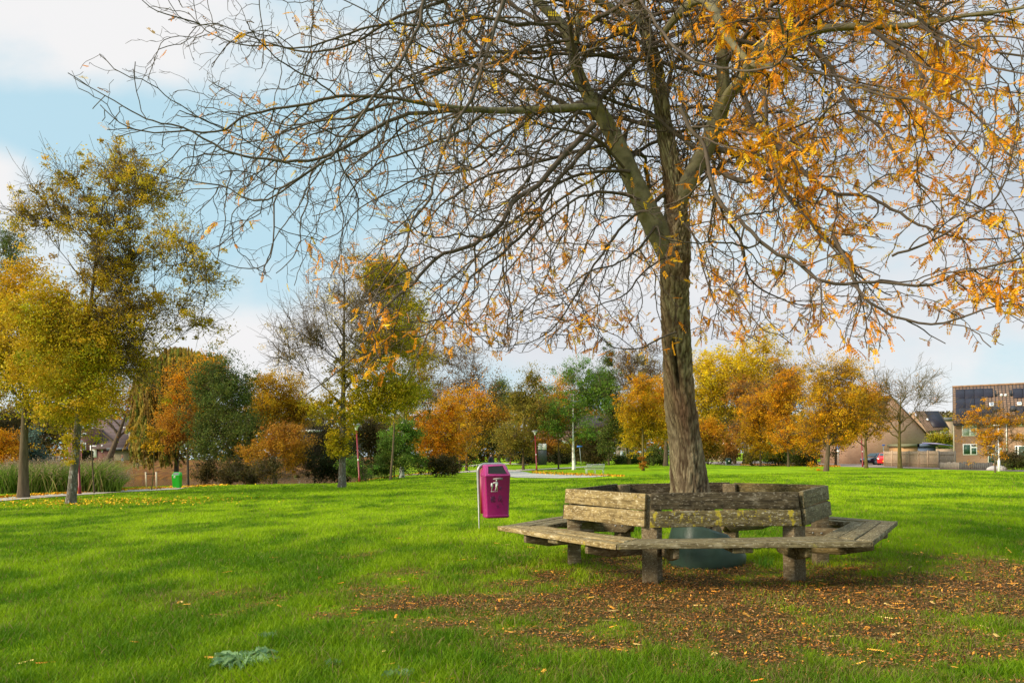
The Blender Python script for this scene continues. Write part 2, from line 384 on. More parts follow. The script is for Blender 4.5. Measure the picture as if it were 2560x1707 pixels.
M['plaza'] = mat('plaza_gravel', (.42, .38, .32), .95, noise=(5, .15, U1))
M['road'] = mat('road_brick', (.25, .19, .16), .9, noise=(3, .2, U1))
strip('path', [(-60, 1258), (120, 1244), (300, 1231), (443, 1223.5), (700, 1208), (870, 1198), (1010, 1189), (1150, 1181.5), (1215, 1179)],
      [(-60, 1250), (120, 1237), (300, 1226), (443, 1219.5), (700, 1205), (870, 1195.5), (1010, 1187), (1150, 1179), (1215, 1173)], M['path'])
strip('plaza', [(1215, 1181), (1290, 1194), (1400, 1196), (1480, 1193.5), (1525, 1189.5)], [(1215, 1172), (1290, 1175.5), (1330, 1184), (1440, 1186.5), (1520, 1187)], M['plaza'], lift=.035)
strip('garden_path', [(1290, 1178), (1400, 1172), (1480, 1166.5)], [(1290, 1174.5), (1400, 1170), (1480, 1165)], M['plaza'], lift=.045)
strip('woodland_path', [(1050, 1166), (1200, 1163), (1320, 1162)], [(1050, 1163), (1200, 1160.5), (1320, 1160)], M['path'], lift=.045)
def flat_patch(name, poly, mt, lift):
    """polygon given as world x,y ; fan of a fine grid clipped to its row-wise extent"""
    ys = np.linspace(min(p[1] for p in poly), max(p[1] for p in poly), 24); rows = []
    for y in ys:
        xs = []
        for a, b in zip(poly, poly[1:]+poly[:1]):
            if (a[1]-y)*(b[1]-y) <= 0 and a[1] != b[1]: xs.append(a[0]+(b[0]-a[0])*(y-a[1])/(b[1]-a[1]))
        rows.append((min(xs), max(xs)))
    k = 30; v = np.array([[(x0+(x1-x0)*s, y, 0) for s in np.linspace(0, 1, k)] for (x0, x1), y in zip(rows, ys)])
    v[:, :, 2] = height(v[:, :, 0], v[:, :, 1])+lift
    i = np.arange(len(ys)-1)[:, None]*k; j = np.arange(k-1)[None]
    q = np.stack([i+j, i+j+1, i+k+j+1, i+k+j], -1).reshape(-1, 4)
    return setp(fastmesh(name, v.reshape(-1, 3), [q], mt), kind='structure')
# road beside the lawn at the right, running back between the houses
flat_patch('road', [(40, 50), (38, 50), (36.9, 61), (36.3, 74), (34.9, 86), (33, 93), (28, 104), (34, 150), (50, 150), (45, 92), (39.6, 74), (39.3, 61)], M['road'], .03)
# ------------------------------------------------------------------ hexagonal bench round the tree
BX, BY = 2.167, 9.37; BROT = R(178.97)
bench = empty('tree_bench', (BX, BY, 0), 0, 'weathered grey wooden hexagonal bench with tall backrest encircling the big tree trunk', 'bench')
RS, RB, ZS, ZT = 2.353, 1.562, .4725, .905
def vdir(k): a = BROT+k*math.pi/3; return Vector((math.cos(a), math.sin(a), 0))
gz0 = lambda x, y: hz(x, y)
tilt = lambda X, Y: .005*Y
def hexboard(name, k, ap0, ap1, z0, z1, gap, mt, bev=.006, lean0=0, cutlean=0, zjit=0, parent=bench):
    """board along side k, between apothems ap0<ap1, mitred at the corners. lean0: apothem shift between z0 and z1"""
    a, b = vdir(k), vdir(k+1); nrm = (a+b).normalized(); tn = (b-a).normalized()
    def half(ap): return ap*math.tan(math.pi/6)-gap/2
    def pt(s, ap, z): return (s*half(ap), ap, z)
    L0 = [pt(-1, ap0, z0), pt(1, ap0, z0), pt(1, ap1, z0), pt(-1, ap1, z0)]
    L1 = [pt(-1, ap0-lean0, z1), pt(1, ap0-lean0, z1), pt(1, ap1-lean0, z1), pt(-1, ap1-lean0, z1)]
    sub = 14; v = []; cr = []
    # subdivide along the length and wobble slightly: old boards are not straight
    for ring in (L0, L1):
        for (p, q_) in ((ring[0], ring[1]), (ring[3], ring[2])):
            for i in range(sub+1):
                s = i/sub; x = p[0]*(1-s)+q_[0]*s; y = p[1]*(1-s)+q_[1]*s; z = p[2]*(1-s)+q_[2]*s
                v.append((x, y, z))
    v = np.array(v); n_ = sub+1
    ph = rng.random(4)*6
    v[:, 2] += .004*np.sin(v[:, 0]*2.1+ph[0])+zjit
    v[:, 1] += .003*np.sin(v[:, 0]*2.7+ph[1])
    v += (rng.random(v.shape)-.5)*.0025
    A, B, Cc, D = (np.arange(n_)+o for o in (0, n_, 2*n_, 3*n_))   # A inner low, B outer low, C inner high, D outer high
    q = []
    for i in range(sub):
        q += [(A[i], A[i+1], B[i+1], B[i]), (Cc[i], D[i], D[i+1], Cc[i+1]), (A[i], Cc[i], Cc[i+1], A[i+1]), (B[i], B[i+1], D[i+1], D[i])]
    q += [(A[0], B[0], D[0], Cc[0]), (A[sub], Cc[sub], D[sub], B[sub])]
    mb = MB(); mb.add(v, quads=q); o = mb.build(name, mt, None, bevel=bev, seg=2)
    Mx = Matrix((( tn.x, nrm.x, 0, 0), (tn.y, nrm.y, 0, 0), (0, 0, 1, 0), (0, 0, 0, 1)))
    o.parent = parent; o.matrix_basis = Mx
    return o
# side k: 0 = left facing the camera side, 1 = front, 2 = right, 3..5 = back
seat_m = ['wood_pale', 'wood_grey', 'wood_grey', 'wood_grey', 'wood_dark', 'wood_grey']
top_m = ['wood_pale', 'wood_dark', 'wood_grey', 'wood_olive', 'wood_dark', 'wood_dark']
low_m = ['wood_pale', 'wood_lichen', 'wood_grey', 'wood_olive', 'wood_dark', 'wood_dark']
AP = RS*math.cos(math.pi/6); AB = RB*math.cos(math.pi/6)
for k in range(6):
    ap = AP
    for i in range(3):
        w_ = .152; hexboard('seat_board', k, ap-w_, ap, ZS-.052, ZS, .010, M[seat_m[k]], zjit=.003*(i == 1))
        ap -= w_+.012
    # backrest: lower board stands further out than the upper one
    hexboard('backrest_plank', k, AB-.048+.030, AB+.030, ZT-.345, ZT-.182, .07, M[low_m[k]], bev=.007, lean0=.014)
    hexboard('backrest_plank', k, AB-.048+.008, AB+.008, ZT-.168, ZT, .07, M[top_m[k]], bev=.007, lean0=.012)
for k in range(6):
    d = vdir(k); tn = Vector((-d.y, d.x, 0)); rp = RB-.115
    zb = hz(BX+d.x*rp, BY+d.y*rp)-.25
    mb = MB(); hw, hd = .085, .075
    prof = [(-hd, zb), (hd, zb), (hd, ZT-.36), (hd-.055, ZT-.012), (-hd+.0, ZT-.012), (-hd, ZT-.36)]
    mb.prism([(x, z) for x, z in prof], -hw, hw)
    o = mb.build('post', M['wood_post'], None, bevel=.008, seg=2); o.parent = bench
    o.matrix_basis = Matrix.Translation(d*rp) @ Matrix(((d.x, tn.x, 0, 0), (d.y, tn.y, 0, 0), (0, 0, 1, 0), (0, 0, 0, 1)))
    # two joists, each square to one of the adjoining sides, clamped on either flank of the post
    for side, sg in ((k, 1), (k-1, -1)):
        nrm = (vdir(side)+vdir(side+1)).normalized(); t2 = Vector((-nrm.y, nrm.x, 0))
        mb = MB(); base = d*rp
        off = t2*(sg*.112)
        a0 = base.dot(nrm); out = AP-.05-a0
        prof = [(-.20, ZS-.075), (-.20, ZS-.125), (-.10, ZS-.20), (out-.30, ZS-.205), (out, ZS-.145), (out, ZS-.0545), (-.20, ZS-.0545)]
        mb.prism(prof, -.026, .026)
        o = mb.build('joist', M['wood_olive' if k in (2,) else 'wood_post'], None, bevel=.005); o.parent = bench
        o.matrix_basis = Matrix.Translation(base+off) @ Matrix(((nrm.x, t2.x, 0, 0), (nrm.y, t2.y, 0, 0), (0, 0, 1, 0), (0, 0, 0, 1)))
        for bxo in (-.055, .04):
            mb = MB(); mb.lathe([(.0001, .012), (.009, .009), (.014, .0), (.014, -.004)], 10, Matrix.Translation((bxo, sg*.0265, ZS-.115)) @ Matrix.Rotation(R(-90*sg), 4, 'X'))
            bo = mb.build('bolt', M['bolt'], None, smooth=True); bo.parent = o
for k in range(6):
    nrm = (vdir(k)+vdir(k+1)).normalized(); t2 = Vector((-nrm.y, nrm.x, 0))
    mb = MB(); mb.box((AP-.50, -.095, ZS-.100), (AP-.035, .095, ZS-.0545))
    o = mb.build('batten', M['wood_grey'], None, bevel=.006); o.parent = bench
    o.matrix_basis = Matrix(((nrm.x, t2.x, 0, 0), (nrm.y, t2.y, 0, 0), (0, 0, 1, 0), (0, 0, 0, 1)))
    # screw heads on the boards
# fallen frond on the seat is part of the litter below

# ------------------------------------------------------------------ purple litter bin
bp0 = G(1240, 1328); BSC = 1.0
bn = empty('litter_bin', (bp0.x, bp0.y+.05, hz(bp0.x, bp0.y+.05)), R(16), 'magenta plastic litter bin hung in a grey steel hoop behind the bench', 'litter bin')
M['magenta'] = mat('magenta_plastic', (.30, .002, .12), .36, coat=.25, spec=.45, noise=(5, .10, U1), var=[((.17, .02, .09), 11, .62, .74, U1), ((.50, .22, .36), 45, .70, .74, (.4, .4, 2))])
M['black'] = mat('dark_opening', (.004, .004, .004), .9)
M['white_print'] = mat('white_print', (.75, .72, .72), .6)
M['scrawl'] = mat('dark_scrawl', (.06, .004, .06), .6)
M['sticker'] = mat('scratched_sticker', (.30, .24, .24), .8, noise=(60, .6, U1))
def bin_body(parent, W, D, H, zb, mt, mopen, scale=1):
    """tapered box with hooded front opening; front faces -Y local"""
    mb = MB(); w1 = W/2; w0 = W/2*.90; z0 = zb; z1 = zb+H
    hood = .20*H/.92; d0 = D*.82
    # profile side rings (y,z) front; with rounded corners
    def ring(w, yf, yb, z, r=.03, zf=None):
        pts = []
        for cx, cy, a0 in ((w-r, yf+r, -90), (w-r, yb-r, 0), (-w+r, yb-r, 90), (-w+r, yf+r, 180)):
            for s in range(4): a = R(a0+30*s); pts.append((cx+r*math.cos(a), cy+r*math.sin(a), z))
        return pts
    rings = [ring(w0-.015, -d0/2+.015, D/2-.03, z0), ring(w0, -d0/2, D/2-.02, z0+.014), ring(w0+.002, -d0/2, D/2-.02, z0+.045), ring(w0-.004, -d0/2+.006, D/2-.02, z0+.052),
             ring(w1-.002, -D/2, D/2-.01, z1-hood-.01), ring(w1+.005, -D/2-.005, D/2-.005, z1-hood), ring(w1+.005, -D/2-.004, D/2-.005, z1-hood+.012),
             ring(w1-.040, -D/2+.17, D/2-.01, z1-.014), ring(w1-.055, -D/2+.19, D/2-.02, z1)]
    n_ = 16; v = np.array([p for r_ in rings for p in r_]); q = []
    for a in range(len(rings)-1):
        for b in range(n_): q.append((a*n_+b, a*n_+(b+1) % n_, (a+1)*n_+(b+1) % n_, (a+1)*n_+b))
    mb.add(v, quads=q, ngons=[list(range(n_))[::-1], [(len(rings)-1)*n_+b for b in range(n_)]])
    o = mb.build('body', mt, None, smooth=True); o.parent = parent
    m = o.modifiers.new('b', 'BEVEL'); m.width = .004; m.segments = 2; m.limit_method = 'ANGLE'; m.angle_limit = R(35)
    # opening on the sloping hood, with a raised rim
    za, zc = z1-hood+.035, z1-.030
    def hy(z): s = (z-(z1-hood+.012))/(hood-.026); return -D/2-.004+s*.174
    def wz(z): s = (z-(z1-hood+.012))/(hood-.026); return (w1+.005)-.045*s-.055
    op = MB(); e = .003
    op.add([(-wz(za), hy(za)-e, za), (wz(za), hy(za)-e, za), (wz(zc), hy(zc)-e, zc), (-wz(zc), hy(zc)-e, zc)], quads=[(0, 1, 2, 3)])
    oo = op.build('opening', mopen, None); oo.parent = parent
    rm = MB(); c = [(-wz(za), hy(za)-e, za), (wz(za), hy(za)-e, za), (wz(zc), hy(zc)-e, zc), (-wz(zc), hy(zc)-e, zc)]
    for a, b in zip(c, c[1:]+c[:1]): rm.tube([a, b], .006, 6)
    ro = rm.build('rim', mt, None, smooth=True); ro.parent = oo
    return o
bin_body(bn, .455, .36, .925, .235, M['magenta'], M['black'])
# front plane for marks: y at height z on front
def fy(z): z0, z1 = .235+.052, .235+.925-.21; return (-.36*.82/2+.006)+((z-z0)/(z1-z0))*((-.18)-(-.36*.82/2+.006))-.003
def mark(name, polys, mt, parent=bn, lift=.0):
    mb = MB()
    for poly in polys:
        v = []
        for x, z in poly: v += [(x, fy(z)-lift-.001, z)]
        k = len(v); v2 = v+[(p[0], p[1]+.002, p[2]) for p in v]
        mb.add(v2, ngons=[list(range(k)), list(range(k, 2*k))[::-1]], quads=[(i, i+k, (i+1) % k+k, (i+1) % k) for i in range(k)])
    o = mb.build(name, mt, None); o.parent = parent; return o
def circ(x, z, r, k=12): return [(x+r*math.cos(2*math.pi*i/k), z+r*math.sin(2*math.pi*i/k)) for i in range(k)]
s_ = lambda pts, ox=-.125, oz=.70, sc=1.0: [(ox+x*sc, oz+z*sc) for x, z in pts]
picto = [s_([(0, .135), (.012, .142), (.035, .14), (.037, .08), (.030, .075), (.014, .0), (.006, .0), (.010, .08), (-.002, .075)]),       # arm/bin side
         s_([(.034, .136), (.045, .155), (.10, .16), (.122, .155), (.125, .10), (.112, .09), (.118, .01), (.108, .01), (.096, .055), (.082, .01), (.070, .012), (.085, .07), (.078, .13), (.05, .133)]),
         circ(-.125+.098, .70+.182, .014), s_([(-.004, -.006), (.122, -.006), (.122, -.001), (-.004, -.001)])]
mark('pictogram', picto, M['white_print'])
def stroke(pts, w_=.004):
    out = []
    for (a, b), (c, d) in zip(pts, pts[1:]):
        l_ = math.hypot(c-a, d-b)+1e-9; nx_, nz2 = -(d-b)/l_*w_/2, (c-a)/l_*w_/2
        out.append([(a-nx_, b-nz2), (c-nx_, d-nz2), (c+nx_, d+nz2), (a+nx_, b+nz2)])
    return out
scr = []
rr = random.Random(5)
for cx, cz, n_, sc in ((-.09, .56, 26, .05), (.04, .57, 9, .05), (.05, .74, 14, .03), (.0, .44, 7, .03)):
    x, z = cx, cz; pts = [(x, z)]
    for i in range(n_): pts.append((cx+rr.uniform(-sc, sc)*.8, cz+rr.uniform(-sc, sc)*1.2))
    scr += stroke(pts, .0035)
scr += stroke([(.03, .62), (.06, .50), (.10, .46)], .006)
mark('scrawl', scr, M['scrawl'])
mark('sticker', [[(-.085, .895), (.085, .90), (.085, .93), (.02, .932), (-.05, .928), (-.09, .92)]], M['sticker'])
mb = MB(); hw = .255; top = 1.155; rr_ = .12; yb = .20
pts = [(-hw, yb, -.15), (-hw, yb, top-rr_)]+[(-hw+rr_-rr_*math.cos(R(a)), yb, top-rr_+rr_*math.sin(R(a))) for a in range(15, 91, 15)]
pts += [(hw-rr_+rr_*math.sin(R(a)), yb, top-rr_+rr_*math.cos(R(a))) for a in range(0, 91, 15)]+[(hw, yb, top-rr_), (hw, yb, -.15)]
mb.tube(pts, .033, 14); o = mb.build('hoop', M['galv'], None, smooth=True); o.parent = bn
mb = MB(); mb.box((-.235, .168, .30), (.235, .178, 1.08)); o = mb.build('back_plate', mat('red_plate', (.22, .01, .02), .5), None); o.parent = bn

# ------------------------------------------------------------------ dark green collar round the trunk foot
M['collar'] = mat('green_plastic', (.040, .075, .052), .42, spec=.5, noise=(4, .3, U1), bump=(2.5, .35, U1, .05))
k = 56; v = []
#        t   left reach, right reach, half depth, z left, z right
prof = [(.34, .30, .30, .56, .33), (.33, .31, .31, .50, .31), (.36, .38, .34, .38, .26), (.40, .46, .38, .25, .20), (.40, .48, .38, .15, .13), (.40, .50, .38, .09, .09), (.39, .50, .38, .03, .04), (.37, .48, .36, -.08, -.08)]
for rl_, rr3, hd_, zl_, zr_ in prof:
    for i in range(k):
        a = 2*math.pi*i/k; c_, s_2 = math.cos(a), math.sin(a); m_ = .5+.5*c_
        x = c_*(rr3 if c_ > 0 else rl_); z = zl_*(1-m_)+zr_*m_
        wob = 1+.03*math.sin(3*a+1)+.015*math.sin(8*a)
        v.append((BX+.06+x*wob, BY-.02+s_2*hd_*wob+(.03*max(c_, 0)), z))
q = [(a*k+i, a*k+(i+1) % k, (a+1)*k+(i+1) % k, (a+1)*k+i) for a in range(len(prof)-1) for i in range(k)]
cg = fastmesh('trunk_collar', v, [q], M['collar'], smooth=True)
md = cg.modifiers.new('s', 'SOLIDIFY'); md.thickness = .012
setp(cg, 'dark green glossy plastic collar flaring out round the foot of the big tree', 'trunk collar')
# ------------------------------------------------------------------ the big honey locust
ht = empty('honey_locust_tree', (BX, BY, 0), 0, 'large spreading tree with deeply ridged trunk and orange feathery leaves growing through the hexagonal bench', 'tree')
TD = 9.37
def trace(pts, d0, d1, w0=None, w1=None):
    """pixel polyline -> smooth 3-D polyline; depth runs d0..d1; width in pixels"""
    n_ = len(pts); out = []
    a = np.array([p[:2] for p in pts], float); ln = np.r_[0, np.cumsum(np.linalg.norm(np.diff(a, axis=0), axis=1))]; ln /= ln[-1]
    w_ = np.array([p[2] for p in pts]) if len(pts[0]) > 2 else w0+(w1-w0)*ln
    for (x, y), s in zip(a, ln): out.append(P(x, y, d0+(d1-d0)*s))
    out = np.array([tuple(p) for p in out]); rad = w_/2*(d0+(d1-d0)*ln)/F*.92
    # resample with Catmull-Rom
    m = max(8, int(np.linalg.norm(np.diff(out, axis=0), axis=1).sum()/.10)); t = np.linspace(0, n_-1, m)
    i = np.clip(t.astype(int), 0, n_-2); f = (t-i)[:, None]
    g = lambda k: out[np.clip(k, 0, n_-1)]
    p0, p1, p2, p3 = g(i-1), g(i), g(i+1), g(i+2)
    c = .5*((2*p1)+(-p0+p2)*f+(2*p0-5*p1+4*p2-p3)*f*f+(-p0+3*p1-3*p2+p3)*f**3)
    return c, np.interp(t, np.arange(n_), rad)
def bark_limb(pts, rad, k, amp, name, mt, groove=False):
    """thick limb with real ridges"""
    seglen = np.linalg.norm(np.diff(pts, axis=0), axis=1).sum(); m = max(12, int(seglen/.022) if k > 40 else int(seglen/.05))
    t = np.linspace(0, len(pts)-1, m); ii = np.arange(len(pts))
    p = np.stack([np.interp(t, ii, pts[:, a]) for a in range(3)], -1)
    # light smoothing to remove corners
    for _ in range(6): p[1:-1] = (p[:-2]+2*p[1:-1]+p[2:])/4
    r_ = np.interp(t, ii, rad); s = np.linspace(0, seglen, m)
    tg = np.gradient(p, axis=0); tg /= np.linalg.norm(tg, axis=1, keepdims=True)
    a = np.cross(tg, [0, 1., 0]); a /= np.linalg.norm(a, axis=1, keepdims=True); b = np.cross(tg, a)
    th = np.arange(k)*2*np.pi/k
    TH, S = np.meshgrid(th, s); wv = TH+.10*np.sin(S*3.1)+.35*(fbm(TH*1.2, S*3.2, 3)-.5)
    cx = np.cos(wv)*r_.mean(); cy = np.sin(wv)*r_.mean()
    rid = np.minimum(np.abs(fbm(cx*32+3, S*7.5+cy*32, 4)-.5)*2, .10+np.abs(fbm(cx*14+31, S*11+cy*14, 3)-.5)*2.4); rid2 = np.abs(fbm(cx*55+cy*60, S*7, 3)-.5)*2
    dsp = amp*(np.clip(rid*2.4, 0, 1)-.85)+amp*.45*(np.clip(rid2*2, 0, 1)-.6)+.06*r_[:, None]*np.sin(2*TH+S*1.3+1)+.04*r_[:, None]*np.sin(3*TH-S*2)
    if groove: dsp = dsp+groove(TH, p[:, 2][:, None])
    rr_ = r_[:, None]+dsp
    v = p[:, None]+rr_[..., None]*(np.cos(TH)[..., None]*a[:, None]+np.sin(TH)[..., None]*b[:, None])
    i = np.arange(m-1)[:, None]*k; j = np.arange(k)[None]; j2 = (j+1) % k
    q = np.stack([i+j, i+j2, i+k+j2, i+k+j], -1).reshape(-1, 4)
    cr_ = np.clip(rid*3.2, 0, 1)[..., None]; pl = np.clip((fbm(cx*5+1, S*1.1+cy*5, 3)-.42)*5, 0, 1)[..., None]; gr_ = np.clip((fbm(cx*3+9, S*.8+cy*4, 3)-.45)*4, 0, 1)[..., None]
    colr = (np.array([.31, .235, .145])*(1-pl)+np.array([.22, .125, .075])*pl)*(1-gr_*.7)+np.array([.24, .235, .12])*gr_*.7
    colr = colr*cr_+np.array([.06, .034, .02])*(1-cr_)
    colr = colr*(.75+.5*fbm(cx*40, S*12+cy*40, 2)[..., None])
    return fastmesh(name, v.reshape(-1, 3), [q], mt, ht, smooth=True, cols=colr.reshape(-1, 3))
def mkbark():
    m = mat('ridged_bark', rough=.95, spec=.08, attr=True, noise=(30, .35, (2, 2, .5)), bump=(30, .9, (2.2, 2.2, .35), .02), var=[((.30, .29, .25), 26, .68, .74, U1)])
    return m
M['heroBark'] = mkbark()
M['limbBark'] = mat('mossy_limb_bark', (.19, .165, .10), .95, spec=.08, noise=(12, .4, U1), bump=(35, .8, (1, 1, 1), .012), var=[((.15, .125, .03), 2.2, .52, .68, U1), ((.06, .05, .042), 6, .55, .7, U1)])
trunk_px = [(1752, 1420, 150), (1746, 1372, 124), (1735, 1300, 112), (1725, 1226, 101), (1715, 1113, 89), (1702, 1019, 84), (1696, 930, 82), (1691, 849, 82), (1687, 760, 84), (1686, 700, 84), (1689, 640, 84), (1691, 590, 74), (1691, 540, 64), (1690, 500, 60), (1680, 430, 50), (1665, 350, 45), (1655, 280, 43), (1640, 180, 41), (1620, 100, 38), (1604, 40, 34), (1592, -40, 31), (1585, -150, 27), (1590, -300, 20), (1600, -480, 10)]
pt, pr = trace(trunk_px, TD, TD-.1)
def grv(TH, Z):
    # the camera looks along +Y, the side facing it is where sin(TH)*b points to -Y; fitted angle below
    a0 = GANG; da = np.angle(np.exp(1j*(TH-a0)))
    path = .30*np.clip((2.65-Z)/.65, 0, 1)
    g_ = np.exp(-((da-path)/.15)**2)*sstep(1.95, 2.2, Z)*(1-sstep(2.58, 2.68, Z))
    lip = (np.exp(-((da-path-.32)/.15)**2)+.5*np.exp(-((da-path+.3)/.15)**2))*sstep(1.5, 2.1, Z)*(1-sstep(2.6, 2.75, Z))
    flare = .045*(1-sstep(.0, .55, Z))*(1+.5*np.sin(5*TH))
    return -.11*g_+.03*lip+flare
GANG = 0.0
# find the ring angle facing the camera (a = t x Y, b = t x a): for an upright limb a = -X, b = -Y
GANG = math.pi/2-.5
bark_limb(pt, pr, 120, .020, 'trunk', M['heroBark'], grv)
LIMBS = []       # (pts, rad)
def limb(px, d0, d1, w0=None, w1=None, thick=True):
    c, r_ = trace(px, d0, d1, w0, w1); LIMBS.append((c, r_))
    if thick: bark_limb(c, r_, 28, .005, 'limb', M['limbBark'])
    return c, r_
# left fork
limb([(1695, 700, 40), (1680, 655, 58), (1655, 600, 62), (1630, 550, 60), (1605, 500, 56), (1575, 430, 50), (1540, 350, 45), (1500, 280, 41), (1470, 240, 38), (1440, 170, 35), (1425, 100, 31), (1392, 50, 29), (1345, 5, 25), (1300, -60, 21), (1240, -170, 15), (1180, -330, 8)], 9.37, 8.7)
# right fork
limb([(1692, 520, 38), (1715, 465, 46), (1738, 420, 45), (1765, 370, 45), (1785, 320, 45), (1805, 270, 45), (1808, 220, 38), (1806, 150, 33), (1800, 70, 29), (1790, 0, 26), (1775, -100, 20), (1760, -260, 12)], 9.3, 8.8)
limb([(1805, 275, 28), (1822, 235, 32), (1855, 205, 32), (1878, 150, 29), (1915, 112, 27), (1990, 88, 25), (2060, 72, 23), (2160, 66, 20), (2280, 66, 17), (2400, 40, 12), (2540, 25, 9), (2700, -20, 5)], 9.0, 7.0)
# big mossy limb hooking in from the top
limb([(1655, 90, 16), (1700, 30, 22), (1745, -6, 25), (1775, 10, 26), (1795, 45, 24), (1808, 80, 22), (1838, 118, 20), (1868, 152, 19), (1905, 170, 18), (1942, 160, 15), (1962, 130, 11), (1958, 85, 8), (1945, 20, 6)], 8.9, 7.2)
# upright forks left of the middle stem
limb([(1648, 330, 20), (1620, 120, 12), (1560, 40, 24), (1500, 10, 20), (1440, -30, 14)], 9.3, 9.8) if False else None
limb([(1600, 60, 20), (1560, 35, 22), (1515, 15, 20), (1460, -20, 16), (1380, -90, 10)], 9.25, 8.8)
limb([(1440, 110, 16), (1445, 60, 16), (1455, 0, 15), (1470, -90, 11), (1480, -200, 6)], 8.9, 8.6)
limb([(1488, 266, 18), (1450, 268, 19), (1350, 274, 19), (1295, 277, 18), (1215, 276, 16), (1148, 270, 14), (1081, 262, 12), (1010, 250, 9)], 8.95, 8.2)
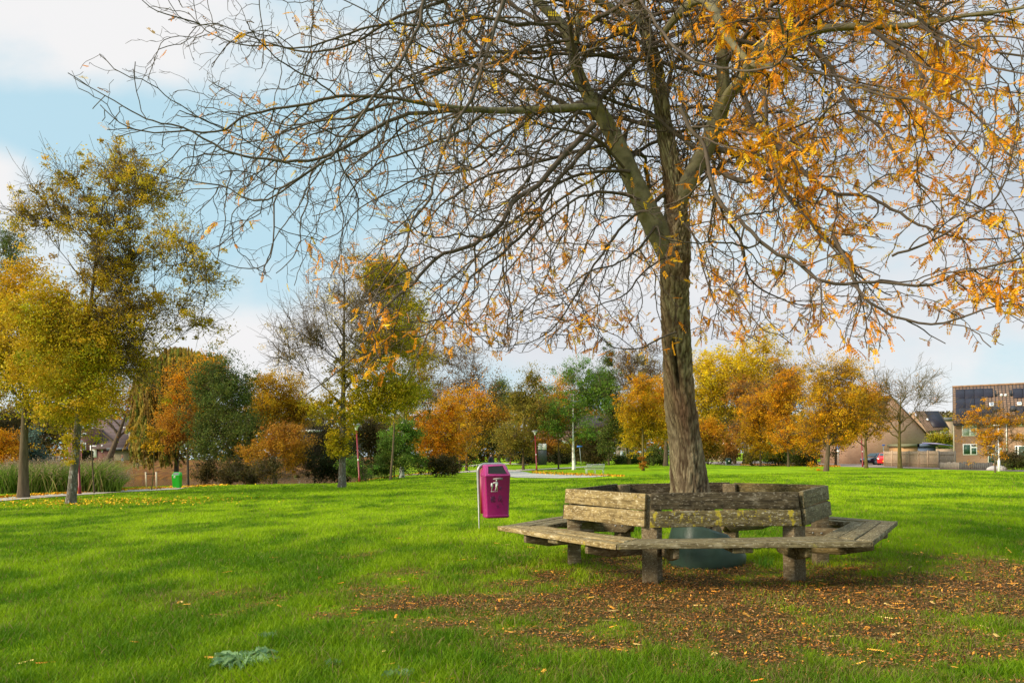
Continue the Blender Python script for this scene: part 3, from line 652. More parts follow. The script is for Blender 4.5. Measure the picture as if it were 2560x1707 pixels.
# long traced branches to the left  (px polyline, depth from/to, width from/to)
T_ = [
 ([(1600, 500), (1520, 480), (1440, 500), (1360, 560), (1300, 640), (1250, 700), (1200, 790), (1150, 830)], 9.0, 7.4, 9, 2),
 ([(1575, 430), (1480, 430), (1390, 460), (1300, 540), (1220, 600), (1150, 700), (1080, 770)], 9.1, 8.4, 10, 2),
 ([(1540, 350), (1440, 380), (1330, 410), (1220, 440), (1120, 500), (1040, 570), (960, 600), (900, 660)], 9.2, 9.8, 11, 2),
 ([(1640, 560), (1600, 620), (1540, 660), (1470, 680), (1400, 730), (1340, 740), (1290, 800)], 9.2, 8.0, 7, 2),
 ([(1450, 268), (1400, 330), (1350, 370), (1320, 450), (1260, 510), (1190, 540), (1130, 620), (1110, 680)], 8.9, 7.6, 9, 2),
 ([(1350, 275), (1280, 330), (1220, 400), (1150, 430), (1060, 440), (980, 480), (900, 520), (850, 580), (800, 600)], 8.8, 8.6, 8, 2),
 ([(1215, 278), (1150, 330), (1050, 370), (960, 400), (900, 450), (840, 520), (780, 540)], 8.6, 9.4, 8, 2),
 ([(1690, 540), (1740, 600), (1760, 680), (1790, 760), (1830, 800)], 9.1, 8.2, 7, 2),
 ([(1100, 266), (992, 247), (925, 241), (836, 243), (791, 254), (702, 270), (612, 290), (550, 328), (447, 328), (367, 330), (300, 308), (250, 262)], 8.3, 7.9, 10, 2.5),
 ([(1148, 277), (1059, 281), (992, 292), (925, 330), (858, 371), (800, 397), (724, 404), (657, 395), (590, 388), (523, 353), (456, 321), (389, 304), (345, 286), (290, 255), (232, 222), (185, 195)], 8.4, 7.6, 12, 2),
 ([(1000, 255), (925, 272), (880, 292), (791, 304), (724, 326), (666, 348), (590, 362), (523, 384)], 8.2, 8.8, 8, 2),
 ([(1080, -60), (1059, 0), (1054, 45), (1037, 89), (1010, 138), (970, 196), (934, 241), (916, 272), (880, 321), (840, 380), (813, 402), (746, 446), (690, 490), (684, 607), (662, 661), (613, 672), (550, 652), (514, 612)], 7.6, 6.6, 11, 1.8),
 ([(1260, 0), (1229, 94), (1211, 147), (1193, 214), (1166, 268), (1130, 321), (1108, 379), (1090, 437), (1077, 487), (1068, 509), (1032, 553), (1014, 616), (970, 687), (930, 760), (905, 850)], 7.6, 6.4, 12, 3),
 ([(813, 402), (746, 446), (684, 495), (621, 500), (568, 469), (523, 460), (470, 451), (389, 433), (358, 424), (336, 402), (322, 370)], 7.3, 7.0, 6, 1.8),
 ([(1486, 311), (1414, 386), (1343, 464), (1289, 500), (1253, 560), (1180, 612), (1100, 640), (1040, 700), (960, 770), (900, 870), (830, 940), (760, 990)], 8.8, 6.8, 17, 2.5),
 ([(1500, 330), (1440, 400), (1380, 470), (1330, 560), (1250, 640), (1180, 690), (1140, 770), (1060, 840), (1000, 830)], 8.9, 7.4, 13, 2),
 ([(1560, 420), (1500, 350), (1440, 330), (1380, 320), (1330, 300), (1300, 250), (1260, 200), (1250, 120)], 8.9, 7.0, 8, 3),
 ([(1400, 60), (1300, 60), (1180, 40), (1090, 65), (990, 60), (900, 75), (800, 110), (720, 120), (620, 90), (540, 60), (480, 70)], 8.6, 8.0, 10, 2),
 ([(1300, -60), (1180, -20), (1060, 20), (980, 50), (880, 110), (780, 130), (690, 115), (600, 110), (520, 80), (470, 30)], 8.7, 9.0, 11, 2),
 ([(1425, 100), (1330, 120), (1230, 160), (1130, 170), (1030, 215), (900, 250), (800, 300), (700, 310), (600, 250), (520, 200)], 8.8, 9.6, 9, 2),
 ([(1590, -20), (1640, 60), (1700, 130), (1760, 160), (1810, 170), (1900, 175), (1960, 145), (1970, 80)], 8.0, 6.0, 9, 5),
 ([(500, 60), (430, 40), (380, 22), (345, -10)], 7.5, 7.2, 4, 2),
 # right side
 ([(1796, 373), (1853, 392), (1914, 438), (1960, 480), (2000, 520), (2060, 590), (2110, 640), (2160, 700), (2230, 740)], 9.2, 9.0, 17, 3),
 ([(1850, 200), (1880, 300), (1914, 342), (1960, 377), (1999, 422), (2044, 457), (2083, 484), (2159, 488), (2213, 514), (2266, 541), (2312, 568), (2370, 587), (2440, 600), (2560, 590)], 9.0, 7.2, 15, 3),
 ([(1765, 434), (1807, 434), (1845, 453), (1872, 453), (1900, 430), (1960, 420), (2040, 440), (2100, 445)], 9.2, 8.2, 15, 4),
 ([(1700, 270), (1723, 323), (1754, 350), (1769, 396), (1777, 453), (1800, 507), (1845, 545), (1884, 583), (1930, 629), (1991, 656), (2037, 694), (2083, 708), (2152, 706), (2217, 709), (2312, 715), (2389, 683), (2465, 667), (2570, 640)], 7.4, 6.4, 12, 6),
 ([(2083, 590), (2121, 656), (2140, 709), (2167, 752), (2209, 778), (2266, 801), (2320, 811), (2381, 801), (2446, 778), (2500, 760), (2570, 735)], 7.2, 6.4, 10, 4),
 ([(1905, 200), (1922, 338), (1937, 415), (1955, 475), (1999, 530), (2044, 576), (2083, 621), (2121, 656), (2200, 690)], 7.9, 7.3, 10, 4),
 ([(2230, 640), (2312, 610), (2427, 545), (2504, 472), (2542, 320), (2550, 200), (2560, 100)], 7.0, 6.6, 7, 2),
 ([(1800, 690), (1830, 721), (1853, 755), (1884, 797), (1914, 828), (1964, 836), (1990, 810)], 7.6, 7.2, 5, 2),
 ([(1690, 830), (1640, 850), (1610, 868), (1560, 872), (1520, 862), (1500, 840)], 8.2, 7.6, 6, 2),
 ([(2160, 66), (2260, 130), (2340, 220), (2420, 270), (2500, 350), (2600, 400)], 7.6, 6.2, 12, 3),
 ([(2300, 66), (2400, 130), (2480, 170), (2600, 190)], 7.1, 6.0, 10, 4),
 ([(2000, 90), (2080, 170), (2120, 260), (2200, 320), (2260, 420), (2330, 480), (2420, 500), (2520, 560)], 8.2, 7.2, 11, 3),
 ([(1960, 150), (2010, 180), (2100, 190), (2200, 240), (2290, 250), (2380, 330), (2460, 420), (2560, 460)], 7.0, 5.6, 9, 3),
 ([(1700, 640), (1650, 650), (1600, 690), (1560, 740), (1500, 760), (1430, 800), (1380, 790)], 9.2, 8.2, 6, 2),
 ([(1620, 520), (1560, 560), (1500, 640), (1450, 720), (1400, 800), (1340, 850), (1240, 870)], 9.2, 7.6, 8, 2),
 ([(1760, 400), (1800, 520), (1850, 600), (1870, 680), (1900, 720), (1990, 760), (2080, 760)], 9.4, 9.9, 9, 2),
]
for (px, d0, d1, w0, w1) in T_: limb(px, d0, d1, w0, w1, thick=False)
# ------- free-growing limbs all round the crown
ENV = np.array([(-400, 200), (150, 190), (185, 215), (350, 470), (450, 560), (560, 670), (700, 705), (860, 760), (900, 1000), (1000, 1000), (1060, 880), (1400, 885), (1500, 900), (1660, 880), (1780, 850), (2000, 870), (2200, 880), (2560, 870), (3200, 870)], float)
def proj(p):
    x = p[0]*F/p[1]; y = (CAMH-p[2])*F/p[1]
    return 1280+x*_cr-y*_sr, HOR+x*_sr+y*_cr
def inside(p):
    if p[1] < 3.6: return False
    if p[2] < 2.05 : return False
    a, b = proj(p); return b < np.interp(a, ENV[:, 0], ENV[:, 1]) and a > np.interp(b, [-400, 0, 60, 120, 180, 300, 400, 560], [100, 330, 420, 260, 165, 250, 320, 500])
hr = np.random.default_rng(21)
def unit(v): return v/(np.linalg.norm(v)+1e-9)
def walk(p, d, length, seg, zig, grav, level, target_up=0):
    pts = [p]; n_ = max(2, int(length/seg)); side = unit(np.cross(d, hr.normal(size=3))); s = 1
    for i in range(n_):
        s = -s if hr.random() < .75 else s
        d = unit(d+side*s*zig+hr.normal(size=3)*zig*.6+np.array([0, 0, grav]))
        q_ = pts[-1]+d*length/n_*(.7+.6*hr.random())
        if not inside(q_): break
        pts.append(q_)
    return np.array(pts)
main = LIMBS[:4]
starts = []
for (c, r_), lo, hi, nn in ((LIMBS[0], .22, .98, 17), (LIMBS[1], .25, .98, 12), (LIMBS[2], .2, .95, 8), ((pt, pr), .58, .99, 9)):
    for i in range(nn):
        j = int(len(c)*(lo+(hi-lo)*(i+hr.random())/nn)); j = min(j, len(c)-2); starts.append((c[j], r_[j]))
axis0 = np.array([BX, BY])
SC = []
for i, (p, r_) in enumerate(starts):
    az_ = i*2.39996+hr.normal()*.3
    if math.sin(az_) < -.35 and hr.random() < .6: az_ = -az_
    e_ = R(hr.uniform(15, 55))
    d = np.array([math.cos(az_)*math.cos(e_), math.sin(az_)*math.cos(e_), math.sin(e_)])
    if p[2] > 6: d[2] *= .5
    w_ = walk(p, unit(d), hr.uniform(3.4, 6.2), .16, .11, -.028, 1)
    if len(w_) > 6: SC.append((w_, np.linspace(min(r_*.42, .025), .0055, len(w_))))
LV1 = LIMBS[7:]+SC
branch = MB()
bc = np.array([.10, .075, .06])
for c, r_ in LV1:
    # weave a little so that the traced lines are not ruler smooth
    k_ = 8 if r_[0] > .02 else 6
    jit = hr.normal(size=c.shape)*np.minimum(r_, .012)[:, None]*.5; jit[0] = 0
    branch.tube(c+jit, r_, k_, cap=False)
ends = []
def leafy(p):
    """how leafy the crown is here: bare at the left, dense orange at the right"""
    a, b = proj(p)
    f = .06+.8*float(sstep(1560, 1950, a))*(.55 if p[1] < 6.2 else 1)
    if a < 1650: f += .15*float(sstep(900, 1250, a))*float(sstep(380, 820, b))+.05*float(sstep(1050, 1500, a))
    if 760 < a < 1010 and b > 640: f += .22
    f *= .42+1.9*float(np.clip(fbm(a/120., b/90.+4, 2)*3.6-1.5, 0, 1.1))
    return f
def spawn(c, r_, step, lmin, lmax, seg, zig, grav, level, spread):
    out = []
    L_ = np.r_[0, np.cumsum(np.linalg.norm(np.diff(c, axis=0), axis=1))]
    s = step*(.3+hr.random())
    if level == 2: s += min(.25*L_[-1], .7) if r_[0] > .03 else 0
    while s < L_[-1]:
        j = min(int(np.searchsorted(L_, s)), len(c)-1); j = max(j, 1)
        t_ = unit(c[j]-c[j-1]); pr_ = unit(np.cross(t_, hr.normal(size=3)))
        d = unit(t_*(.55+.3*hr.random())+pr_*spread)
        ln = hr.uniform(lmin, lmax)*(1-.35*s/L_[-1])
        w_ = walk(c[j], d, ln, seg, zig, grav, level)
        if len(w_) > 2:
            r0 = min(r_[j]*.62, {2: .011, 3: .0052, 4: .0032}[level]); r1 = {2: .0042, 3: .0026, 4: .0022}[level]
            out.append((w_, np.linspace(max(r0, r1), r1, len(w_))))
        s += step*(.5+hr.random())
    return out
LV2 = []
for c, r_ in LV1: LV2 += spawn(c, r_, .235, .6, 1.8, .075, .27, -.036, 2, .75)
for c, r_ in LIMBS[:7]+[(pt[int(len(pt)*.45):], pr[int(len(pt)*.45):])]: LV2 += spawn(c, r_, .30, .5, 1.5, .085, .20, -.02, 2, 1.0)
for c, r_ in LV2: branch.tube(c, r_, 5, cap=False)
LV3 = []
for c, r_ in LV2: LV3 += spawn(c, r_, .165, .18, .62, .05, .36, -.03, 3, .8)
for c, r_ in LV3: branch.tube(c, r_, 3, cap=False)
LV4 = []
for c, r_ in LV3: LV4 += spawn(c, r_, .13, .04, .16, .04, .3, 0, 4, .9)
for c, r_ in LV4: branch.tube(c, r_, 3, cap=False)
print('hero branches', len(LV1), len(LV2), len(LV3), len(LV4), 'verts', branch.n)
branch.build('branches', M['twig'], ht, smooth=True)
# ------- feathery fronds
FR = []
for c, r_ in LV3+LV4[::3]:
    for j in (len(c)-1, len(c)//2):
        p = c[j]; f = leafy(p)
        k_ = hr.poisson(f*1.55)
        for _ in range(min(k_, 4)): FR.append((c[hr.integers(0, len(c))], unit(c[-1]-c[0])))
FR_P = np.array([a for a, b in FR]); FR_D = np.array([b for a, b in FR]); nf = len(FR)
print('fronds', nf)
def fronds(name, pos, dirs, parent, mt, size=(.07, .155), flat=0., seed=2, pal=None, npair=8, lw=.0075, droop=.15):
    r = np.random.default_rng(seed); n_ = len(pos)
    d = dirs+r.normal(size=(n_, 3))*.55; d[:, 2] -= droop
    if flat: d[:, 2] *= 1-flat
    d /= np.linalg.norm(d, axis=1, keepdims=True)
    ln = size[0]+(size[1]-size[0])*r.random(n_)
    side = np.cross(d, np.array([0, 0, 1.])+r.normal(size=(n_, 3))*(.45 if not flat else .08)); side /= np.linalg.norm(side, axis=1, keepdims=True)+1e-9
    nm = np.cross(side, d); curl = (r.random(n_)-.3)*.5*(1-flat)
    k = r.integers(npair-2, npair+3, n_)
    V = []; Cc = []
    pal = pal if pal is not None else np.array([(.84, .33, .012), (.88, .42, .015), (.85, .54, .02), (.66, .24, .012), (.40, .15, .012)])
    pw = np.array([.32, .32, .16, .13, .07]); pw = pw[:len(pal)]/pw[:len(pal)].sum()
    base = pal[r.choice(len(pal), n_, p=pw)]*(.75+.5*r.random((n_, 1)))
    for i in range(npair+2):
        on = i < k
        s = (i+1.)/(k+.5); cen = pos+d*(ln*s)[:, None]-nm*(curl*ln*s*s)[:, None]
        for sg in (-1, 1):
            m = on & (r.random(n_) > .10)
            ll = ln*.21*(1-.35*np.abs(s-.45))*(.8+.4*r.random(n_)); ww = np.full(n_, lw)*(.8+.5*r.random(n_))
            ldir = side*sg+d*.42-nm*(.25+.5*r.random((n_, 1))*(1-flat)); ldir /= np.linalg.norm(ldir, axis=1, keepdims=True)
            wd = np.cross(ldir, nm); wd /= np.linalg.norm(wd, axis=1, keepdims=True)+1e-9
            q4 = np.stack([cen, cen+ldir*(ll*.5)[:, None]+wd*ww[:, None], cen+ldir*ll[:, None], cen+ldir*(ll*.5)[:, None]-wd*ww[:, None]], 1)[m]
            V.append(q4); Cc.append(np.repeat((base*(.85+.3*r.random((n_, 1))))[m][:, None], 4, 1))
    # thin stalk as a narrow quad
    st = np.stack([pos-side*.0011, pos+side*.0011, pos+d*(ln*.95)[:, None]-nm*(curl*ln)[:, None]+side*.0006, pos+d*(ln*.95)[:, None]-nm*(curl*ln)[:, None]-side*.0006], 1)
    V.append(st); Cc.append(np.repeat((base*.8)[:, None], 4, 1))
    V = np.concatenate(V).reshape(-1, 3); Cc = np.concatenate(Cc).reshape(-1, 3)
    q = np.arange(len(V)).reshape(-1, 4)
    return fastmesh(name, V, [q], mt, parent, cols=Cc)
# a few big fresh yellow fronds hanging close
ye = [(1700, 515, 7.2), (2130, 470, 6.6), (2145, 500, 6.6), (2080, 520, 6.6), (2200, 720, 6.5), (2360, 700, 6.2), (2350, 680, 6.3), (1030, 830, 7.0), (1060, 840, 7.0), (2190, 560, 6.6), (850, 920, 7), (1230, 760, 7), (1760, 520, 7), (1880, 640, 7.1)]
yp = np.array([tuple(P(*a)) for a in ye for _ in range(3)])+hr.normal(size=(len(ye)*3, 3))*.05
FR_P = np.r_[FR_P, yp]; FR_D = np.r_[FR_D, np.tile([.0, -.2, -.5], (len(yp), 1))]
fronds('foliage', FR_P, FR_D, ht, M['leaf'])

# ------------------------------------------------------------------ fallen leaves under the tree
lr = np.random.default_rng(11)
def scatter(n_, xr, yr, wfun):
    x = lr.uniform(*xr, n_); y = lr.uniform(*yr, n_); k = lr.random(n_) < wfun(x, y); return x[k], y[k]
def near_w(x, y):
    m = litter_mask(x, y); return np.clip(.02+.98*m, 0, 1)*(y < 12)+.03*(y >= 12)
x, y = scatter(210000, (-3, 8), (4, 11.5), lambda x, y: near_w(x, y)**1.2)
n_ = len(x); z = height(x, y)+.004+lr.random(n_)*.018*(litter_mask(x, y)+.3)
a = lr.random(n_)*6.28; tl = lr.normal(size=n_)*.35; sz = .005+.010*lr.random(n_)
ux = np.stack([np.cos(a), np.sin(a), tl], -1); uy = np.stack([-np.sin(a), np.cos(a), lr.normal(size=n_)*.3], -1)
ctr = np.stack([x, y, z], -1)
V = np.stack([ctr-ux*sz[:, None], ctr+uy*sz[:, None]*.45, ctr+ux*sz[:, None], ctr-uy*sz[:, None]*.45], 1)
pal = np.array([(.28, .10, .02), (.16, .07, .022), (.55, .20, .022), (.33, .18, .07), (.08, .045, .024), (.68, .31, .04)])
cc = pal[lr.choice(6, n_, p=[.32, .28, .12, .14, .10, .04])]*(.7+.6*lr.random((n_, 1)))
o = fastmesh('fallen_leaflets', V.reshape(-1, 3), [np.arange(n_*4).reshape(-1, 4)], M['litter'], cols=np.repeat(cc[:, None], 4, 1).reshape(-1, 3)); setp(o, kind='stuff')
x, y = scatter(2600, (-3.6, 9), (4.0, 12.5), lambda x, y: .06+.24*litter_mask(x, y))
ps = np.stack([x, y, height(x, y)+.020+.022*(1-litter_mask(x, y))], -1); dr = np.stack([np.cos(x*91), np.sin(x*91), 0*x], -1)
o = fronds('fallen_fronds', ps, dr, None, M['litter'], size=(.05, .13), flat=.70, seed=4, pal=np.array([(.75, .30, .03), (.80, .38, .05), (.62, .20, .02), (.80, .52, .16), (.35, .14, .03)]), lw=.006, droop=0); setp(o, kind='stuff')
# dead stalks and thin sticks
mb = MB(); x, y = scatter(5200, (-3, 8), (4.2, 11.5), lambda x, y: .04+.8*litter_mask(x, y))
for a, b in zip(x, y):
    th = lr.random()*6.28; l_ = lr.uniform(.03, .14); z = hz(a, b)+.008+.012*lr.random(); bend = lr.normal()*.02
    mb.tube([(a, b, z), (a+math.cos(th)*l_/2-bend, b+math.sin(th)*l_/2+bend, z+lr.uniform(0, .014)), (a+math.cos(th)*l_, b+math.sin(th)*l_, z+lr.uniform(-.004, .01))], lr.uniform(.0009, .0019), 3, cap=False, col=np.array([(.20, .11, .05), (.32, .22, .10), (.10, .05, .03), (.42, .24, .07)])[lr.integers(0, 4)])
o = mb.build('fallen_stalks', M['litter'], cols=True); setp(o, kind='stuff')
# ------------------------------------------------------------------ background trees and shrubs
PAL = dict(
 gold=[(.62, .34, .010), (.70, .42, .015), (.52, .25, .010), (.40, .30, .012)],
 orange=[(.68, .27, .008), (.74, .36, .010), (.54, .19, .008), (.60, .38, .012)],
 airy=[(.58, .34, .014), (.66, .44, .015), (.40, .24, .02), (.46, .38, .02)],
 rust=[(.42, .17, .022), (.50, .22, .025), (.32, .12, .02), (.54, .30, .025)],
 brown=[(.22, .12, .045), (.28, .15, .05), (.17, .09, .035), (.33, .20, .06)],
 bright=[(.70, .50, .012), (.78, .54, .014), (.58, .46, .012), (.80, .46, .012)],
 ygreen=[(.36, .32, .012), (.46, .36, .015), (.22, .24, .012), (.56, .38, .015)],
 yelgrn=[(.52, .37, .010), (.42, .34, .012), (.60, .40, .012), (.27, .26, .012)],
 olive=[(.20, .18, .022), (.28, .23, .03), (.13, .13, .02), (.34, .22, .025)],
 green=[(.085, .13, .022), (.12, .165, .03), (.055, .095, .02), (.19, .19, .03)],
 fresh=[(.10, .22, .025), (.16, .29, .03), (.07, .15, .02), (.24, .32, .04)],
 dark=[(.030, .045, .012), (.045, .060, .015), (.060, .055, .015), (.025, .035, .01)],
 willow=[(.34, .26, .04), (.40, .28, .05), (.22, .24, .035), (.28, .17, .035)],
 dim=[(.10, .075, .02), (.065, .06, .016), (.14, .09, .022), (.045, .045, .013)],
 bluegreen=[(.10, .17, .13), (.14, .20, .15), (.07, .12, .09)],
 reed=[(.14, .22, .025), (.20, .28, .04), (.09, .15, .02), (.36, .30, .12)])
PAL = {k: np.array(v) for k, v in PAL.items()}
tr = np.random.default_rng(5)
def leafquads(ctr, size, col, r, flat=0, asp=.55):
    n_ = len(ctr)
    a = r.normal(size=(n_, 3)); a /= np.linalg.norm(a, axis=1, keepdims=True)
    b = np.cross(a, r.normal(size=(n_, 3))); b /= np.linalg.norm(b, axis=1, keepdims=True)+1e-9
    s = (size*(.6+.8*r.random(n_)))[:, None]
    return np.stack([ctr-a*s*.5, ctr+b*s*.5*asp, ctr+a*s*.5, ctr-b*s*.5*asp], 1), np.repeat(col[:, None], 4, 1)
def crown(parent, pts, n_leaf, size, pal, sigma, r, zlow, zhigh, pal_low=None, name='crown', clumpn=None, drop=0):
    """leaves gathered in clumps round twig points"""
    m = clumpn or max(30, n_leaf//60)
    cl = pts[r.integers(0, len(pts), m)]+r.normal(size=(m, 3))*sigma*.6
    ci = r.integers(0, m, n_leaf); csz = (.22+.85*r.random(m))[ci][:, None]
    c = cl[ci]+r.normal(size=(n_leaf, 3))*sigma*csz*np.array([1, 1, .75])
    pv = PAL[pal]; colc = pv[r.integers(0, len(pv), m)]; ctone = (.62+.7*r.random(m))
    col = .55*colc[ci]+.45*pv[r.integers(0, len(pv), n_leaf)]
    if pal_low:
        pl = PAL[pal_low]; f = np.clip(1-(c[:, 2]-zlow)/(zhigh-zlow)*1.25+r.normal(size=n_leaf)*.18, 0, 1)[:, None]; col = col*(1-f)+pl[r.integers(0, len(pl), n_leaf)]*f
    col = col*(ctone[ci]*(.75+.5*r.random(n_leaf)))[:, None]
    keep = c[:, 2] > height(c[:, 0], c[:, 1])+.03
    v, cc = leafquads(c[keep], size, col[keep], r)
    return fastmesh(name, v.reshape(-1, 3), [np.arange(len(v)*4).reshape(-1, 4)], M['leaf'], parent, cols=cc.reshape(-1, 3))
def bez(a, b, c, n_):
    t = np.linspace(0, 1, n_)[:, None]; return (1-t)**2*a+2*t*(1-t)*b+t*t*c
def tree(label, px, d, lobes, pal, leaves, lsize=None, trunk_w=8, top=None, nl=30, ntw=7, pal_low=None, sigma=None, bark='farbark', name='tree', cat='tree', group=None,
         fork=.3, tw_len=.9, tw_r=None, up=.75, stems=1, low_trunk=True, seed=None, base=None, lean=0, fill=0.45, trunkvis=True):
    """lobes: (cx, cy, rx, ry) in photo pixels, converted to real ellipsoids round the tree's own position"""
    r = np.random.default_rng(seed or int(px*7+d)); s = d/F
    b = GD(px, d) if base is None else base
    root = empty(name, b, 0, label, cat, group)
    b = np.array(b); lob = []
    for (cx, cy, rx, ry) in lobes:
        p = np.array(P(cx, cy, d)); p[1] += r.normal()*rx*s*.25
        E0 = np.array([rx*s, rx*s*.85, ry*s]); lob.append((p, E0*.74))
        for _ in range(6):                       # smaller masses round the main one break up the outline
            dv = r.normal(size=3); dv /= np.linalg.norm(dv); lob.append((p+dv*E0*r.uniform(.55, .95), E0*r.uniform(.20, .46)))
    wts = np.array([(l_[1][0]*l_[1][2])**.8 for l_ in lob]); wts /= wts.sum()
    ztop = max(l_[0][2]+l_[1][2] for l_ in lob)
    if top is None: tp = np.array([b[0]+lean+(np.sum([l_[0][0]*w for l_, w in zip(lob, wts)])-b[0])*.5, b[1], b[2]+(ztop-b[2])*.86])
    else: tp = np.array(P(top[0], top[1], d))
    mb = MB(); tw = trunk_w*s/2
    spines = []
    for k in range(stems):
        o = np.array([r.normal()*.4, r.normal()*.3, 0])*(k > 0)*max(1, tw*6)
        mid = (b+tp)/2+np.array([r.normal()*.15, r.normal()*.15, 0])*(1+.04*(tp[2]-b[2])) + o
        sp = bez(b-np.array([0, 0, .15])+o*.3, mid, tp+o*1.6, 18)
        rad = tw*(np.linspace(1, .07, 18)**1.15)*(1+.30*np.exp(-np.arange(18)/.6))*(1 if k == 0 else .7)
        mb.tube(sp, rad, 10, cap=False); spines.append(sp)
    if trunkvis: mb.build('trunk', M[bark], root, smooth=True)
    br = MB(); tips = []
    tr_ = tw_r or max(.0045, d*.00017)
    es = []
    for i in range(nl):
        L_, E_ = lob[r.choice(len(lob), p=wts)]
        dv = r.normal(size=3); dv /= np.linalg.norm(dv); es.append(L_+dv*E_*r.random()**.4)
    es = np.array(es); i0 = int(fork*17)
    cand = np.concatenate([sp[i0:] for sp in spines]); crad = np.tile(tw*(np.linspace(1, .10, 18)**.85)[i0:], len(spines))
    dist = np.array([np.min(np.hypot(cand[:, 0]-e[0], cand[:, 1]-e[1])) for e in es])
    for e in es[np.argsort(dist)]:
        dz = cand[:, 2]-(e[2]-up*np.hypot(cand[:, 0]-e[0], cand[:, 1]-e[1])); dd_ = np.linalg.norm(cand-e, axis=1)
        j0 = int(np.argmin(dd_+2.2*np.maximum(dz, 0)+.25*np.abs(dz))); st = cand[j0]
        mid = st*.5+e*.5; mid[2] += .10*dd_[j0]*(1 if e[2] > st[2] else 2); mid += r.normal(size=3)*.05*dd_[j0]
        c = bez(st, mid, e, 9); c[1:-1] += r.normal(size=(7, 3))*.012*dd_[j0]
        r0 = max(min(crad[j0]*.62, tw*.4), tr_*1.6); rl = np.linspace(r0, tr_*1.3, 9); br.tube(c, rl, 5, cap=False)
        cand = np.r_[cand, c[2:8]]; crad = np.r_[crad, rl[2:8]]
        for _ in range(ntw):
            j = r.integers(3, 9); q0 = c[j]; dd = unit((c[-1]-c[0])/np.linalg.norm(c[-1]-c[0])*.8+r.normal(size=3)*.75+np.array([0, 0, .25])); ln = tw_len*(.5+r.random())
            w_ = np.array([q0, q0+dd*ln*.5+r.normal(size=3)*.05*ln, q0+dd*ln+r.normal(size=3)*.1*ln]); br.tube(w_, [tr_*1.1, tr_, tr_*.7], 3, cap=False)
            tips += [w_[1], w_[2]]
            for _ in range(2):
                d2 = unit(dd+r.normal(size=3)*.8); q1 = w_[r.integers(1, 3)]; q2 = q1+d2*ln*.55; br.tube([q1, q2], [tr_*.85, tr_*.6], 3, cap=False); tips.append(q2)
        tips.append(c[-1]); tips.append(c[6])
    br.build('branches', M[bark if bark in ('farbark', 'mossbark') else 'farbark'], root)
    tips = np.array(tips)
    if fill:
        m = int(len(tips)*fill); ii = r.choice(len(lob), m, p=wts)
        dv = r.normal(size=(m, 3)); dv /= np.linalg.norm(dv, axis=1, keepdims=True)
        f_ = np.array([lob[i][0] for i in ii])+dv*np.array([lob[i][1] for i in ii])*(r.random((m, 1))**.5)
        tips = np.r_[tips, f_]
    zl = min(l_[0][2]-l_[1][2] for l_ in lob)
    if leaves: crown(root, tips, int(leaves*1.8), 1.0*(lsize or max(.055, d*.0021)), pal, sigma or max(.22, d*.006), r, zl, ztop, pal_low)
    return root, tips, r
def shrub(label, px, d, lobes, pal, leaves, name='shrub', cat='shrub', **k):
    k.setdefault('fork', .12); k.setdefault('stems', 3); k.setdefault('trunk_w', 3); k.setdefault('nl', 22); k.setdefault('fill', 1.0); k.setdefault('tw_len', .5)
    return tree(label, px, d, lobes, pal, leaves, name=name, cat=cat, **k)
K = 1.0
# --- left group
tree('tall airy tree at the left with dark upper twigs and ivy patched pale trunk', 176, 31, [(300, 450, 115, 80), (165, 530, 95, 80), (430, 620, 90, 60), (280, 640, 130, 110), (450, 770, 90, 60), (500, 690, 50, 40), (330, 800, 90, 70), (350, 900, 70, 50), (190, 840, 90, 90)], 'airy', 36000,
     trunk_w=22, top=(268, 420), nl=210, ntw=12, bark='oldbark', fork=.30, tw_len=.8, sigma=.20, lsize=.08, pal_low='airy', tw_r=.009, fill=.05, up=1.15)
tree('dense golden tree at the left edge with straight brown trunk', 58, 38, [(90, 790, 150, 120), (180, 900, 130, 120), (30, 930, 150, 120), (130, 1010, 120, 70), (0, 820, 100, 120)], 'gold', 52000,
     trunk_w=26, top=(80, 740), nl=60, ntw=9, fork=.38, pal_low='ygreen', sigma=.36, lsize=.10, fill=.6)
tree('yellow green low crowned tree right behind the pale ivy trunk', 236, 42, [(190, 850, 120, 100), (230, 960, 110, 90), (280, 900, 70, 70)], 'yelgrn', 16000, trunk_w=4, nl=40, ntw=8, fork=.4, pal_low='yelgrn', sigma=.33, lsize=.10, fill=.5)
tree('grey green tree cut by the left edge of the picture', 5, 60, [(10, 640, 60, 90), (-30, 760, 100, 120)], 'green', 9000, trunk_w=12, nl=40, pal_low='olive', sigma=.5, lsize=.13)
tree('dark leaning oak with reddish brown leaves before the tiled roof', 268, 112, [(300, 1030, 70, 45), (345, 1060, 40, 35), (250, 1020, 60, 40), (330, 1000, 45, 35)], 'rust', 3600, trunk_w=17, top=(330, 990), nl=34, ntw=8, tw_len=1.6, sigma=.9, lsize=.2, fork=.35)
wroot, wt, wr = tree('weeping willow with long brownish green hanging strands', 440, 82, [(440, 950, 100, 78), (400, 1000, 60, 70), (500, 940, 60, 60)], 'willow', 9000, name='willow_tree', trunk_w=14, top=(440, 900), nl=46, fork=.4, sigma=.6, lsize=.16)
